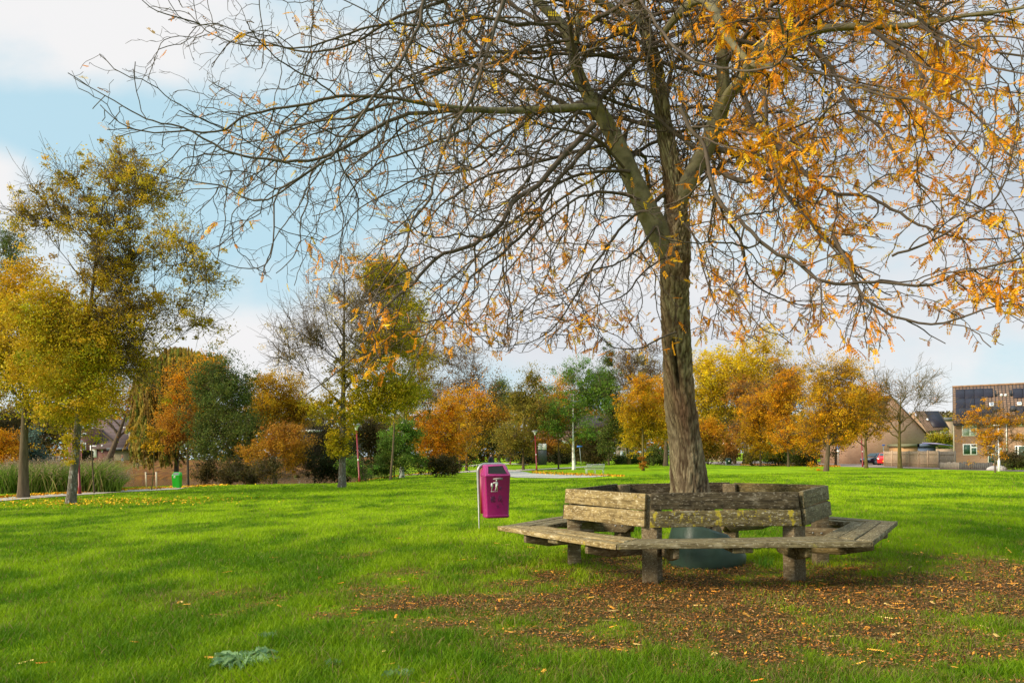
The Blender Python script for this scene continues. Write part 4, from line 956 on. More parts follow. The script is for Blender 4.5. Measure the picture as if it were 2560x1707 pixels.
def strands(root, d, spots, r, n_, pal):
    c = []; col = []
    for _ in range(n_):
        cx, y0, y1, w_ = spots[r.integers(0, len(spots))]
        x = cx+r.normal()*w_; a = y0+r.random()*(y1-y0)*.55; ln = r.uniform(.25, .6)*(y1-y0)
        p0 = np.array(P(x, a, d+r.normal()*3)); m = int(ln*.9)+4; t = np.linspace(0, 1, m)
        sw = r.normal()*.5; q_ = p0+np.stack([sw*t**1.5, r.normal()*.3*t, -ln*d/F*t], -1)+r.normal(size=(m, 3))*.05
        c.append(q_); col.append(np.tile(PAL[pal][r.integers(0, 4)]*(.7+.6*r.random()), (m, 1)))
    c = np.concatenate(c); col = np.concatenate(col); n2 = len(c)
    a = np.tile([0, 0, 1.], (n2, 1))+r.normal(size=(n2, 3))*.25; b = np.cross(a, r.normal(size=(n2, 3))); b /= np.linalg.norm(b, axis=1, keepdims=True)
    s1, s2 = d*.0026, d*.0010
    v = np.stack([c-a*s1, c+b*s2, c+a*s1, c-b*s2], 1)
    fastmesh('strands', v.reshape(-1, 3), [np.arange(n2*4).reshape(-1, 4)], M['leaf'], root, cols=np.repeat(col[:, None], 4, 1).reshape(-1, 3))
strands(wroot, 82, [(370, 920, 1110, 14), (400, 890, 1120, 18), (440, 870, 1080, 22), (480, 880, 1060, 22), (355, 980, 1150, 7), (415, 1020, 1150, 8)], wr, 3200, 'willow')
tree('rusty orange tree between the willow and the green alder', 470, 70, [(478, 950, 48, 45), (455, 1010, 55, 60), (440, 1090, 50, 55), (520, 920, 40, 40)], 'orange', 12000, trunk_w=8, nl=40, pal_low='rust', fork=.15, sigma=.5, lsize=.15, fill=.8)
tree('dark green alder standing on the near bank of the pond', 575, 62, [(560, 930, 62, 60), (530, 1010, 85, 75), (600, 1000, 70, 80), (570, 1110, 90, 70), (620, 1080, 55, 60)], 'green', 26000, name='alder_tree', trunk_w=9, nl=64, fork=.12, sigma=.42, lsize=.13, fill=.7, pal_low='green')
tree('rounded golden orange tree right of the green alder', 690, 72, [(690, 975, 75, 60), (660, 1030, 55, 50), (740, 1020, 60, 50)], 'gold', 24000, trunk_w=11, nl=66, pal_low='gold', fork=.30, sigma=.42, lsize=.13)
shrub('yellow orange bush under the golden orange tree', 680, 60, [(670, 1110, 60, 50), (710, 1130, 60, 50), (650, 1160, 50, 35), (740, 1100, 50, 45)], 'rust', 12000, pal_low='gold', sigma=.3, lsize=.11, nl=30)
shrub('brown leafless thicket between orange bush and the bare grey tree', 790, 66, [(790, 1120, 60, 55), (830, 1100, 45, 60), (760, 1150, 50, 40)], 'dim', 7000, sigma=.35, lsize=.12, nl=60, ntw=10, tw_len=.9)
tree('grey tree with bare upper left twigs and green ivy like leaves low on its trunk', 855, 46, [(870, 700, 110, 75), (770, 820, 85, 110), (960, 760, 110, 110), (870, 850, 120, 120), (740, 900, 60, 70)], 'airy', 4500, trunk_w=19, top=(862, 640), nl=170, ntw=10, fork=.25,
     tw_len=1.0, sigma=.3, lsize=.07, bark='oldbark', tw_r=.010, fill=.05)
# its leafy right side and the shoots on the trunk
def extra_leaves(root, d, lobes, pal, n_, r, size, sigma, name='foliage'):
    s = d/F; L_ = []
    for (cx, cy, rx, ry) in lobes:
        m = int(n_/len(lobes)/40); dv = r.normal(size=(m, 3)); dv /= np.linalg.norm(dv, axis=1, keepdims=True)
        L_.append(np.array(P(cx, cy, d))+dv*np.array([rx*s, rx*s*.8, ry*s])*r.random((m, 1))**.45)
    pts = np.concatenate(L_); crown(root, pts, n_, size, pal, sigma, r, -9, -8, None, name=name, clumpn=len(pts))
gt = [o for o in C.objects if o.name == 'tree.006' or o.get('label', '').startswith('grey tree with bare')][-1]
gt = [o for o in C.objects if o.get('label', '').startswith('grey tree with bare')][0]
extra_leaves(gt, 46, [(960, 900, 95, 90), (1000, 800, 75, 80), (1000, 980, 70, 45), (930, 1000, 60, 60), (960, 700, 60, 50)], 'ygreen', 36000, np.random.default_rng(8), .12, .28)
extra_leaves(gt, 45.7, [(850, 980, 55, 60), (870, 930, 50, 40), (855, 1070, 38, 60), (845, 1115, 26, 28), (800, 1010, 40, 50)], 'yelgrn', 12000, np.random.default_rng(9), .10, .18, name='trunk_shoots')
lt = [o for o in C.objects if o.get('label', '').startswith('tall airy tree')][0]
extra_leaves(lt, 30.8, [(180, 1060, 26, 70), (182, 1130, 20, 30)], 'yelgrn', 1500, np.random.default_rng(10), .075, .16, name='trunk_shoots')
extra_leaves(lt, 30.0, [(120, 730, 60, 45), (190, 790, 60, 60), (90, 850, 70, 60), (200, 880, 80, 50), (130, 950, 80, 50), (230, 960, 55, 45), (170, 1020, 90, 30), (270, 1000, 40, 25), (40, 780, 50, 60), (40, 930, 50, 50), (260, 850, 35, 50)], 'airy', 15000, np.random.default_rng(13), .095, .26, name='low_foliage')
extra_leaves(lt, 30.1, [(150, 900, 110, 90), (190, 980, 100, 60), (110, 800, 80, 60), (230, 900, 70, 80)], 'ygreen', 14000, np.random.default_rng(14), .09, .26, name='low_foliage')
tree('tall golden green tree rising behind the right side of the grey tree', 975, 58, [(990, 720, 80, 70), (1010, 820, 100, 75), (950, 900, 90, 80), (1030, 920, 80, 60), (990, 990, 90, 50), (930, 990, 60, 60)], 'airy', 15000, trunk_w=6, nl=110, ntw=9, fork=.2, sigma=.42, lsize=.12, pal_low='yelgrn')
tree('pale trunked tree wrapped in ivy beside the red lamp post', 1005, 66, [(1010, 1010, 50, 60), (1060, 950, 60, 80)], 'brown', 4200, trunk_w=12, bark='birch', nl=44, tw_len=1.2, fork=.3, pal_low='olive')
shrub('bright green ivy mound round the pale trunk', 985, 64, [(985, 1120, 40, 50), (1020, 1130, 40, 55), (940, 1165, 50, 25), (1010, 1080, 30, 35)], 'fresh', 15000, sigma=.28, lsize=.12, pal_low='green')
tree('sparse tall brown twigged tree behind the orange beech', 1150, 96, [(1150, 900, 65, 75), (1120, 980, 80, 60), (1180, 1000, 60, 60)], 'brown', 4600, trunk_w=7, nl=80, ntw=9, tw_len=1.6, sigma=.8, lsize=.17, fork=.2, pal_low='rust')
tree('bright orange beech spreading low over the lawn edge', 1120, 72, [(1110, 1060, 60, 50), (1150, 1090, 50, 45), (1080, 1100, 50, 50), (1120, 1130, 60, 35), (1120, 1030, 40, 35)], 'orange', 17000, trunk_w=5, nl=46, fork=.10, sigma=.36, lsize=.13, fill=.5)
tree('slim brown trunk with yellow crown behind the orange beech', 1166, 88, [(1160, 1010, 50, 50), (1210, 1060, 60, 50)], 'orange', 7000, trunk_w=7, pal_low='olive', nl=30, sigma=.6)
tree('dark green spreading tree above the far roofs at the centre', 1248, 128, [(1250, 985, 40, 40), (1230, 1010, 40, 35), (1265, 1030, 40, 40)], 'green', 5000, trunk_w=7, nl=30, sigma=.8, lsize=.24, fork=.3)
tree('olive green leaning tree left of the street lamp', 1308, 82, [(1320, 980, 38, 60), (1310, 1060, 58, 60), (1290, 1110, 55, 45), (1335, 1030, 45, 60)], 'olive', 16000, trunk_w=7, nl=44, fork=.22, sigma=.45, lsize=.15, top=(1318, 940), fill=.4, pal_low='olive')
tree('orange red maple behind the olive tree', 1400, 108, [(1385, 1030, 55, 65), (1350, 1000, 40, 50), (1420, 990, 50, 55), (1375, 1070, 50, 30)], 'orange', 9000, trunk_w=6, nl=40, fork=.35, pal_low='rust', sigma=.7, lsize=.2)
tree('slender grey trunk between the red lamp post and the birch', 1396, 84, [(1395, 1050, 45, 50)], 'orange', 2500, trunk_w=4.5, nl=20, pal_low='olive', fork=.5)
tree('white barked birch with green leaves by the gravel plaza', 1435, 81, [(1440, 935, 45, 50), (1440, 1000, 62, 55), (1400, 1040, 50, 45), (1480, 1030, 55, 55), (1435, 1070, 70, 28), (1500, 980, 35, 50)], 'fresh', 15000, name='birch_tree', trunk_w=9, bark='birch', top=(1434, 985), nl=60, fork=.3, sigma=.42, lsize=.14, pal_low='fresh', tw_len=1.0)
tree('tall narrow green poplar behind the metal park bench', 1522, 98, [(1520, 930, 20, 45), (1520, 1000, 28, 70), (1522, 1080, 32, 70), (1505, 960, 25, 50)], 'green', 14000, name='poplar_tree', trunk_w=5, top=(1521, 905), nl=50, fork=.08, sigma=.4, lsize=.17, fill=.5, pal_low='green')
tree('bare pale twigged tree left of the big trunk', 1585, 120, [(1580, 950, 50, 70), (1560, 920, 40, 50), (1625, 930, 45, 70)], 'brown', 1400, trunk_w=6, nl=90, ntw=9, tw_len=1.8, sigma=.7, fork=.2)
tree('slim pointed green treetop behind the orange lime tree', 1606, 130, [(1606, 920, 14, 45), (1610, 980, 22, 50)], 'ygreen', 2500, trunk_w=4, nl=26, sigma=.5, lsize=.2)
tree('orange lime tree with a leafy foot standing on the lawn left of the big trunk', 1608, 76, [(1605, 960, 36, 45), (1600, 1020, 58, 55), (1580, 1050, 40, 45), (1640, 1050, 50, 50), (1610, 1090, 60, 32)], 'orange', 20000, name='lime_tree', trunk_w=7.5, bark='mossbark', top=(1608, 940), nl=60, fork=.30, sigma=.36, lsize=.13, fill=.6, pal_low='yelgrn')
ol = [o for o in C.objects if o.get('label', '').startswith('orange lime tree')][0]
extra_leaves(ol, 75.5, [(1607, 1160, 9, 14), (1606, 1145, 6, 10)], 'rust', 1400, np.random.default_rng(12), .11, .12, name='foot_shoots')
tree('thick brown trunk with orange crown just left of the big trunk', 1664, 90, [(1660, 1040, 50, 55), (1640, 1000, 40, 50)], 'orange', 7000, trunk_w=13, bark='farbark', nl=34, pal_low='rust', sigma=.6, fork=.3)
tree('mossy twin stem tree before the grey sheds', 1572, 100, [(1560, 1060, 50, 50)], 'ygreen', 2500, trunk_w=7, bark='mossbark', stems=2, nl=26, fork=.4, sigma=.8)
# --- right group
tree('large round yellow green poplar right of the big trunk', 1836, 118, [(1860, 905, 95, 62), (1790, 940, 75, 70), (1900, 960, 80, 65), (1840, 1000, 90, 60), (1780, 1030, 50, 50), (1870, 1060, 60, 40)], 'bright', 34000, name='poplar_tree', trunk_w=8, top=(1860, 880), nl=80, ntw=9, tw_len=1.8, fork=.22, sigma=.75, lsize=.24, pal_low='yelgrn')
tree('thick brown trunk under pinkish brown twigs beside the dark bin', 1862, 112, [(1880, 1010, 45, 50), (1860, 1080, 30, 40)], 'rust', 3500, trunk_w=14, nl=40, ntw=9, tw_len=1.4, sigma=.7, fork=.3)
tree('yellow orange bush left of the yellow green poplar', 1755, 104, [(1760, 1100, 45, 40), (1775, 1070, 30, 25)], 'orange', 6000, trunk_w=3, nl=24, fork=.1, pal_low='olive', sigma=.6, fill=1, cat='small tree')
tree('orange tree with reddish twigs, first of the row at the lawn edge', 1901, 94, [(1900, 1080, 42, 45), (1905, 1020, 40, 45), (1895, 1120, 35, 22)], 'orange', 11000, trunk_w=6, nl=50, ntw=9, pal_low='gold', sigma=.45, lsize=.16, fork=.3, group=None)
tree('orange tree with bare russet top, second of the row at the lawn edge', 1971, 90, [(1970, 1080, 45, 45), (1965, 1010, 50, 50), (1960, 960, 45, 40), (1990, 1110, 40, 25)], 'orange', 13000, trunk_w=6, nl=60, ntw=10, pal_low='orange', sigma=.45, lsize=.16, fork=.3)
tree('tall russet twigged tree behind the row of orange trees', 1945, 112, [(1950, 960, 50, 42), (1930, 1010, 55, 50), (1985, 1000, 40, 50)], 'rust', 4500, trunk_w=6, nl=80, ntw=10, tw_len=1.5, sigma=.7, lsize=.2)
tree('big golden orange tree on the lawn edge with tapering pale trunk foot', 2065, 67, [(2070, 940, 55, 55), (2060, 1000, 70, 60), (2090, 1050, 75, 50), (2040, 1060, 60, 50), (2120, 960, 45, 50), (2070, 1100, 70, 30)], 'gold', 24000, trunk_w=13, top=(2075, 900), nl=80, ntw=10, fork=.28, sigma=.36, lsize=.12, pal_low='orange', tw_len=1.1)
tree('orange tree beside the red lamp post at the road', 2166, 76, [(2170, 1010, 55, 45), (2180, 1060, 60, 45), (2140, 1060, 45, 40), (2150, 990, 40, 30)], 'orange', 17000, trunk_w=9, bark='mossbark', nl=54, pal_low='gold', sigma=.38, lsize=.13, fork=.35)
tree('brown trunk behind the big golden orange tree', 2089, 92, [(2100, 1070, 50, 40)], 'olive', 4000, trunk_w=7, nl=24, fork=.5, pal_low='dim')
tree('nearly leafless tree with mossy yellow trunk before the wooden fence', 2250, 74, [(2250, 980, 70, 45), (2290, 960, 50, 40), (2210, 975, 50, 45), (2200, 1050, 60, 30), (2300, 1010, 45, 40)], 'orange', 350, trunk_w=11, bark='mossbark', top=(2255, 960), nl=74, ntw=10, tw_len=.95, fork=.25, sigma=.4, lsize=.1, tw_r=.011)
tree('small bright orange tree in front of the brick row house', 2488, 57, [(2490, 1045, 48, 18), (2460, 1050, 32, 16), (2520, 1055, 35, 14), (2490, 1100, 42, 16), (2540, 1100, 24, 8), (2475, 1130, 22, 14), (2515, 1135, 15, 14)], 'orange', 5200, trunk_w=4, top=(2488, 1040), nl=44, fork=.25, sigma=.2, lsize=.10, pal_low='orange')
tree('young staked tree with yellow leaves on the path verge at the left', 378, 46, [(378, 1075, 22, 30), (372, 1100, 28, 22), (396, 1115, 16, 14)], 'gold', 800, trunk_w=3.4, bark='mossbark', nl=22, ntw=5, fork=.4, sigma=.14, lsize=.13, tw_len=.35, fill=.1, top=(379, 1045), pal_low='gold')
# --- undergrowth
shrub('blue green conifer bush at the left edge', 75, 52, [(80, 1120, 22, 45), (95, 1150, 16, 25)], 'bluegreen', 4000, sigma=.25, lsize=.10)
shrub('orange leaved shrub at the far left edge', 15, 50, [(15, 1140, 40, 35), (0, 1110, 30, 30)], 'orange', 9000, sigma=.28, lsize=.11)
shrub('reddish tangled shrub behind the left edge trunk', 30, 64, [(20, 1050, 50, 45), (110, 1090, 50, 45)], 'dim', 6000, sigma=.5, lsize=.14, nl=40)
shrub('low dark bush at the waterline below the alder', 520, 58, [(520, 1180, 45, 20), (590, 1185, 50, 18)], 'dim', 6000, sigma=.28, lsize=.12)
shrub('bramble thicket with red stems at the water below the alder', 620, 56, [(620, 1185, 50, 20), (680, 1180, 40, 20)], 'dim', 5000, sigma=.28, lsize=.11)
shrub('dark thicket behind the grey tree trunk', 860, 62, [(860, 1150, 60, 40), (800, 1165, 50, 28)], 'dark', 9000, sigma=.4, lsize=.13)
shrub('light green weeds and nettles at the foot of the red lamp post', 915, 58, [(905, 1180, 35, 14), (880, 1170, 25, 18)], 'fresh', 3500, sigma=.22, lsize=.10)
shrub('olive undergrowth beneath the pale ivy trunk', 930, 76, [(910, 1090, 60, 50), (950, 1120, 50, 50)], 'dim', 9000, sigma=.5, lsize=.15, nl=40)
shrub('brown bush with dry stems under the orange beech', 1090, 66, [(1085, 1165, 50, 22), (1130, 1165, 40, 20)], 'dim', 5500, sigma=.3, lsize=.12)
shrub('dark evergreen bank behind the walking person', 1230, 104, [(1210, 1110, 60, 48), (1270, 1120, 50, 42), (1160, 1120, 40, 40)], 'dark', 14000, sigma=.7, lsize=.2, nl=30)
shrub('low dark hedge behind the street lamp', 1350, 112, [(1340, 1145, 50, 18), (1400, 1146, 50, 17)], 'dark', 9000, sigma=.5, lsize=.18)
shrub('reddish weeping bush before the white garden shed', 1360, 106, [(1362, 1105, 25, 30), (1345, 1120, 15, 25)], 'rust', 3500, sigma=.4, lsize=.16)
shrub('clipped dark conifer beside the white garden shed', 1392, 110, [(1392, 1120, 13, 30)], 'dark', 3500, sigma=.35, lsize=.16)
shrub('yellow green bush behind the blue street name sign', 1440, 104, [(1445, 1120, 35, 30), (1465, 1100, 22, 16)], 'ygreen', 6500, sigma=.5, lsize=.17, pal_low='dim')
shrub('grey brown twiggy bush left of the narrow poplar', 1490, 100, [(1490, 1115, 38, 45), (1475, 1145, 45, 18)], 'dim', 8000, sigma=.5, lsize=.16, nl=40)
shrub('round dark green bush beside the big trunk on the far lawn edge', 1632, 92, [(1628, 1145, 26, 16), (1650, 1148, 16, 12)], 'green', 6000, sigma=.3, lsize=.14)
shrub('low green hedge before the grey sheds', 1565, 102, [(1550, 1152, 30, 10), (1590, 1153, 25, 10)], 'green', 4000, sigma=.35, lsize=.15)
shrub('autumn coloured thicket right of the big trunk', 1770, 112, [(1770, 1130, 40, 26), (1810, 1125, 40, 26)], 'rust', 8000, sigma=.55, lsize=.18, pal_low='dim')
shrub('mid green bush beyond the second orange tree', 1945, 98, [(1930, 1138, 32, 20), (1960, 1135, 28, 18)], 'fresh', 9000, sigma=.4, lsize=.15, pal_low='green')
shrub('grey green bush right before the silver car', 2010, 92, [(2005, 1146, 30, 17), (2025, 1150, 18, 12)], 'green', 6500, sigma=.3, lsize=.14, pal_low='dim')
shrub('silvery dogwood bush beside the dark bin', 1880, 98, [(1885, 1143, 18, 16)], 'olive', 2600, sigma=.35, lsize=.14)
shrub('dark bush under the orange tree at the road', 2120, 104, [(2118, 1120, 24, 28), (2105, 1140, 20, 18)], 'green', 7000, sigma=.5, lsize=.16, pal_low='dark')
shrub('dark brown clipped hedge before the brick row house', 2530, 62, [(2525, 1152, 26, 20), (2545, 1155, 24, 20)], 'dim', 8000, sigma=.2, lsize=.10, pal_low='green')
shrub('yellowing garden bush between the gable house and the row house', 2360, 92, [(2350, 1098, 20, 16), (2370, 1104, 18, 12)], 'ygreen', 4500, sigma=.3, lsize=.14, pal_low='fresh')
shrub('leafy garden bush behind the wooden fence corner', 2060, 118, [(2050, 1115, 60, 35), (2010, 1100, 60, 40)], 'olive', 9000, sigma=.7, lsize=.2, pal_low='dim')
# --- reeds along the pond
def reed_bed():
    r = np.random.default_rng(31); n_ = 15000
    px_ = r.uniform(-60, 300, n_); dd = r.uniform(43, 55, n_)
    hgt = (1.35+.8*fbm(px_/25, dd*.5, 2))*(.55+.5*r.random(n_))*np.where(px_ > 270, .6, 1)
    x = (px_-1280)*dd/F; z = height(x, dd); lean = r.normal(size=(n_, 2))*.42; lean[:, 0] += .15
    a = r.random(n_)*3.14; w_ = .028
    ox, oy = np.cos(a)*w_, np.sin(a)*w_
    v = np.zeros((n_, 5, 3))
    v[:, 0] = np.stack([x-ox, dd-oy, z], -1); v[:, 1] = np.stack([x+ox, dd+oy, z], -1)
    mx_, my_ = x+lean[:, 0]*.4*hgt, dd+lean[:, 1]*.4*hgt
    v[:, 2] = np.stack([mx_-ox*.8, my_-oy*.8, z+hgt*.62], -1); v[:, 3] = np.stack([mx_+ox*.8, my_+oy*.8, z+hgt*.62], -1)
    v[:, 4] = np.stack([x+lean[:, 0]*1.3*hgt, dd+lean[:, 1]*hgt, z+hgt*(.95)], -1)
    b = np.arange(n_)[:, None]*5
    c = PAL['reed'][r.choice(4, n_, p=[.35, .3, .2, .15])]*(.7+.6*r.random((n_, 1)))
    o = fastmesh('reeds', v.reshape(-1, 3), [b+np.array([0, 1, 3, 2]), b+np.array([2, 3, 4])], M['leaf'], cols=np.repeat(c[:, None], 5, 1).reshape(-1, 3)); setp(o, kind='stuff')
    # feathery seed heads
    k = r.random(n_) < .10; t = v[k, 4]; m = len(t); n8 = 14
    c = (np.repeat(t[:, None], n8, 1)+r.normal(size=(m, n8, 3))*np.array([.05, .05, .13])).reshape(-1, 3)
    q4, cc = leafquads(c, .10, np.tile([.34, .24, .15], (len(c), 1))*(.7+.6*r.random((len(c), 1))), r, asp=.35)
    o = fastmesh('reed_plumes', q4.reshape(-1, 3), [np.arange(len(q4)*4).reshape(-1, 4)], M['leaf'], cols=cc.reshape(-1, 3)); setp(o, kind='stuff')
reed_bed()
# --- the far wood that closes the view
def far_wood():
    r = np.random.default_rng(41); n_ = 90000
    x = r.uniform(-220, 190, n_); yy = r.uniform(165, 205, n_)
    top = 8.0+7*fbm(x*.075+2, 0*x, 4)-2.5*(sstep(40, 75, x))
    top = np.where(x < -30, top+1.5, top)
    z = r.random(n_)**.8*top; c = np.stack([x, yy, z+.3], -1)
    keys = ['dim', 'olive', 'gold', 'rust', 'green', 'brown']; t = fbm(x*.09+7, z*.12, 2)
    idx = np.clip(((t-.25)/.5*6).astype(int), 0, 5); pp = np.array([PAL[k][:3] for k in keys]); col = pp[idx, r.integers(0, 3, n_)]*(.6+.8*r.random((n_, 1)))
    v, cc = leafquads(c, .85, col, r, asp=.7)
    o = fastmesh('distant_woodland', v.reshape(-1, 3), [np.arange(n_*4).reshape(-1, 4)], M['leaf'], cols=cc.reshape(-1, 3)); setp(o, kind='stuff')
far_wood()
# fallen leaves along path, plaza and under the left trees
def drift(name, n_, f, size, pal, seed, thr=0):
    r = np.random.default_rng(seed); px_, py_ = f(r, n_); 
    pts = []
    for a, b in zip(px_, py_):
        d = F*(CAMH+.4)/max(8, (b-HOR-ROLL*(a-1280))); x = (a-1280)*d/F; pts.append((x, d))
    pts = np.array(pts); z = height(pts[:, 0], pts[:, 1])+.06; c = np.c_[pts, z]
    col = PAL[pal][r.integers(0, 4, n_)]*(.7+.7*r.random((n_, 1)))
    a = r.random(n_)*6.28; s = size*(.6+.8*r.random(n_))[:, None]
    ux = np.stack([np.cos(a), np.sin(a), r.normal(size=n_)*.5], -1); uy = np.stack([-np.sin(a), np.cos(a), r.normal(size=n_)*.5], -1)
    v = np.stack([c-ux*s*.5, c+uy*s*.35, c+ux*s*.5, c-uy*s*.35], 1)
    o = fastmesh(name, v.reshape(-1, 3), [np.arange(n_*4).reshape(-1, 4)], M['litter'], cols=np.repeat(col[:, None], 4, 1).reshape(-1, 3)); setp(o, kind='stuff')
pathx = np.array([-60, 120, 300, 443, 700, 870, 1010, 1150]); pathy = np.array([1249, 1236.5, 1226, 1219.5, 1205, 1195.5, 1187, 1179.])
drift('path_leaves', 3600, lambda r, n_: ((lambda p: (p, np.interp(p, pathx, pathy)+r.normal(size=n_)*1.2-.5))(r.uniform(-50, 1150, n_))), .12, 'orange', 1)
drift('lawn_leaves', 1500, lambda r, n_: ((lambda p: (p, 1258+(p-230)*-.02+r.normal(size=n_)*7))(r.normal(250, 170, n_))), .08, 'gold', 2)
drift('plaza_leaves', 1300, lambda r, n_: ((lambda p: (p, np.interp(p, [1330, 1440, 1560], [1183, 1187, 1190])+r.normal(size=n_)*1.3))(r.uniform(1330, 1560, n_))), .13, 'orange', 3)
drift('roadside_leaves', 2600, lambda r, n_: ((lambda p: (p, np.interp(p, [1840, 2000, 2100], [1161.5, 1163, 1166])+r.normal(size=n_)*.8))(r.uniform(1850, 2100, n_))), .17, 'rust', 4)
# ------------------------------------------------------------------ houses, fences, cars, signs
def brickmat(name, c1, c2, mortar, sx=1.0):
    m = bpy.data.materials.new(name); m.use_nodes = True; t = m.node_tree; n = t.nodes; l = t.links; bs = n['Principled BSDF']; bs.inputs['Roughness'].default_value = .9
    tcn = n.new('ShaderNodeTexCoord'); mp = n.new('ShaderNodeMapping'); mp.inputs['Rotation'].default_value = (R(90), 0, 0); l.new(tcn.outputs['Object'], mp.inputs[0])
    b = n.new('ShaderNodeTexBrick'); b.inputs['Color1'].default_value = (*c1, 1); b.inputs['Color2'].default_value = (*c2, 1); b.inputs['Mortar'].default_value = (*mortar, 1)
    b.inputs['Scale'].default_value = 1; b.inputs['Brick Width'].default_value = .22; b.inputs['Row Height'].default_value = .065; b.inputs['Mortar Size'].default_value = .008; l.new(mp.outputs[0], b.inputs[0])
    nz = n.new('ShaderNodeTexNoise'); nz.inputs['Scale'].default_value = .9; nz.inputs['Detail'].default_value = 6; l.new(tcn.outputs['Object'], nz.inputs[0])
    mr = n.new('ShaderNodeMapRange'); mr.inputs[3].default_value = .72; mr.inputs[4].default_value = 1.28; l.new(nz.outputs[0], mr.inputs[0])
    mx = n.new('ShaderNodeMix'); mx.data_type = 'RGBA'; mx.blend_type = 'MULTIPLY'; mx.inputs[0].default_value = 1; l.new(b.outputs[0], mx.inputs[6]); l.new(mr.outputs[0], mx.inputs[7])
    l.new(mx.outputs[2], bs.inputs['Base Color']); return m
def tilemat(name, c1, c2, dark, tw=.30, th=.34, swap=False):
    """roof tiles: light face, dark joints; uses object x and slope length baked in local y"""
    m = bpy.data.materials.new(name); m.use_nodes = True; t = m.node_tree; n = t.nodes; l = t.links; bs = n['Principled BSDF']; bs.inputs['Roughness'].default_value = .85
    tcn = n.new('ShaderNodeTexCoord'); mp = n.new('ShaderNodeMapping'); l.new(tcn.outputs['Object'], mp.inputs[0])
    b = n.new('ShaderNodeTexBrick'); b.offset = 0; b.inputs['Color1'].default_value = (*c1, 1); b.inputs['Color2'].default_value = (*c2, 1); b.inputs['Mortar'].default_value = (*dark, 1)
    b.inputs['Scale'].default_value = 1; b.inputs['Brick Width'].default_value = tw; b.inputs['Row Height'].default_value = th; b.inputs['Mortar Size'].default_value = .055; b.inputs['Mortar Smooth'].default_value = .4
    l.new(mp.outputs[0], b.inputs[0])
    nz = n.new('ShaderNodeTexNoise'); nz.inputs['Scale'].default_value = 1.4; nz.inputs['Detail'].default_value = 5; l.new(tcn.outputs['Object'], nz.inputs[0])
    mr = n.new('ShaderNodeMapRange'); mr.inputs[3].default_value = .65; mr.inputs[4].default_value = 1.35; l.new(nz.outputs[0], mr.inputs[0])
    mx = n.new('ShaderNodeMix'); mx.data_type = 'RGBA'; mx.blend_type = 'MULTIPLY'; mx.inputs[0].default_value = 1; l.new(b.outputs[0], mx.inputs[6]); l.new(mr.outputs[0], mx.inputs[7])
    l.new(mx.outputs[2], bs.inputs['Base Color']); return m
M['brick_tan'] = brickmat('tan_brick', (.36, .20, .12), (.29, .15, .09), (.34, .27, .20))
M['brick_red'] = brickmat('red_brown_brick', (.17, .055, .045), (.13, .04, .035), (.15, .10, .08))
M['brick_beige'] = brickmat('beige_brick', (.40, .27, .17), (.34, .22, .13), (.36, .30, .22))
M['tile_brown'] = tilemat('brown_roof_tiles', (.22, .13, .075), (.16, .09, .06), (.035, .025, .02))
M['tile_dark'] = tilemat('dark_roof_tiles', (.075, .045, .042), (.06, .036, .036), (.13, .085, .075), 40, .36)
M['tile_orange'] = tilemat('orange_roof_tiles', (.45, .14, .05), (.36, .11, .04), (.15, .06, .03))
M['white'] = mat('white_frame', (.78, .77, .74), .5)
M['cream'] = mat('cream_trim', (.68, .56, .38), .6)
M['glass'] = mat('window_glass', (.03, .045, .045), .08, spec=.8)
M['curtain'] = mat('net_curtain', (.42, .47, .45), .6)
M['blind'] = mat('striped_blind', (.035, .09, .055), .4)
M['panel'] = mat('solar_panel', (.014, .011, .020), .45, spec=.25)
M['darktrim'] = mat('dark_fascia', (.02, .024, .035), .6)
M['lead'] = mat('grey_lead', (.12, .12, .13), .7)
M['door_green'] = mat('dark_green_door', (.03, .07, .05), .5)
M['fence_tan'] = mat('tan_fence_wood', (.42, .30, .20), .9, noise=(8, .35, (3, 3, .5)))
M['fence_grey'] = mat('grey_fence_wood', (.20, .165, .135), .95, noise=(6, .4, (3, 3, .5)))
M['fence_dark'] = mat('dark_fence_wood', (.075, .07, .065), .95, noise=(6, .5, (3, 3, .5)))
M['bluegrey'] = mat('blue_grey_boards', (.09, .125, .20), .8)
M['tanboards'] = mat('tan_boards', (.42, .25, .11), .8, noise=(4, .2, (1, 1, 8)))
M['olivetrim'] = mat('olive_roof_edge', (.16, .16, .09), .8)
M['red'] = mat('red_lamp_paint', (.20, .008, .014), .4)
M['lampwhite'] = mat('white_lamp_glass', (.72, .76, .74), .3)
M['blue'] = mat('blue_sign', (.02, .14, .55), .4)
M['signback'] = mat('grey_sign_back', (.30, .36, .38), .5, .3)
M['tyre'] = mat('tyre', (.012, .012, .012), .9)
M['plate'] = mat('yellow_number_plate', (.80, .48, .02), .5)
def frame_obj(root, Mx): root.matrix_basis = Mx
def mesh_local(mb, name, m, parent, Mx=None, bevel=0):
    o = mb.build(name, m, None, bevel=bevel); o.parent = parent
    if Mx is not None: o.matrix_basis = Mx
    return o
def rayplane(px, py, p0, nrm):
    a = Vector((0, 0, CAMH)); d = (P(px, py, 1.0)-a); return a+d*((Vector(p0)-a).dot(nrm)/d.dot(nrm))
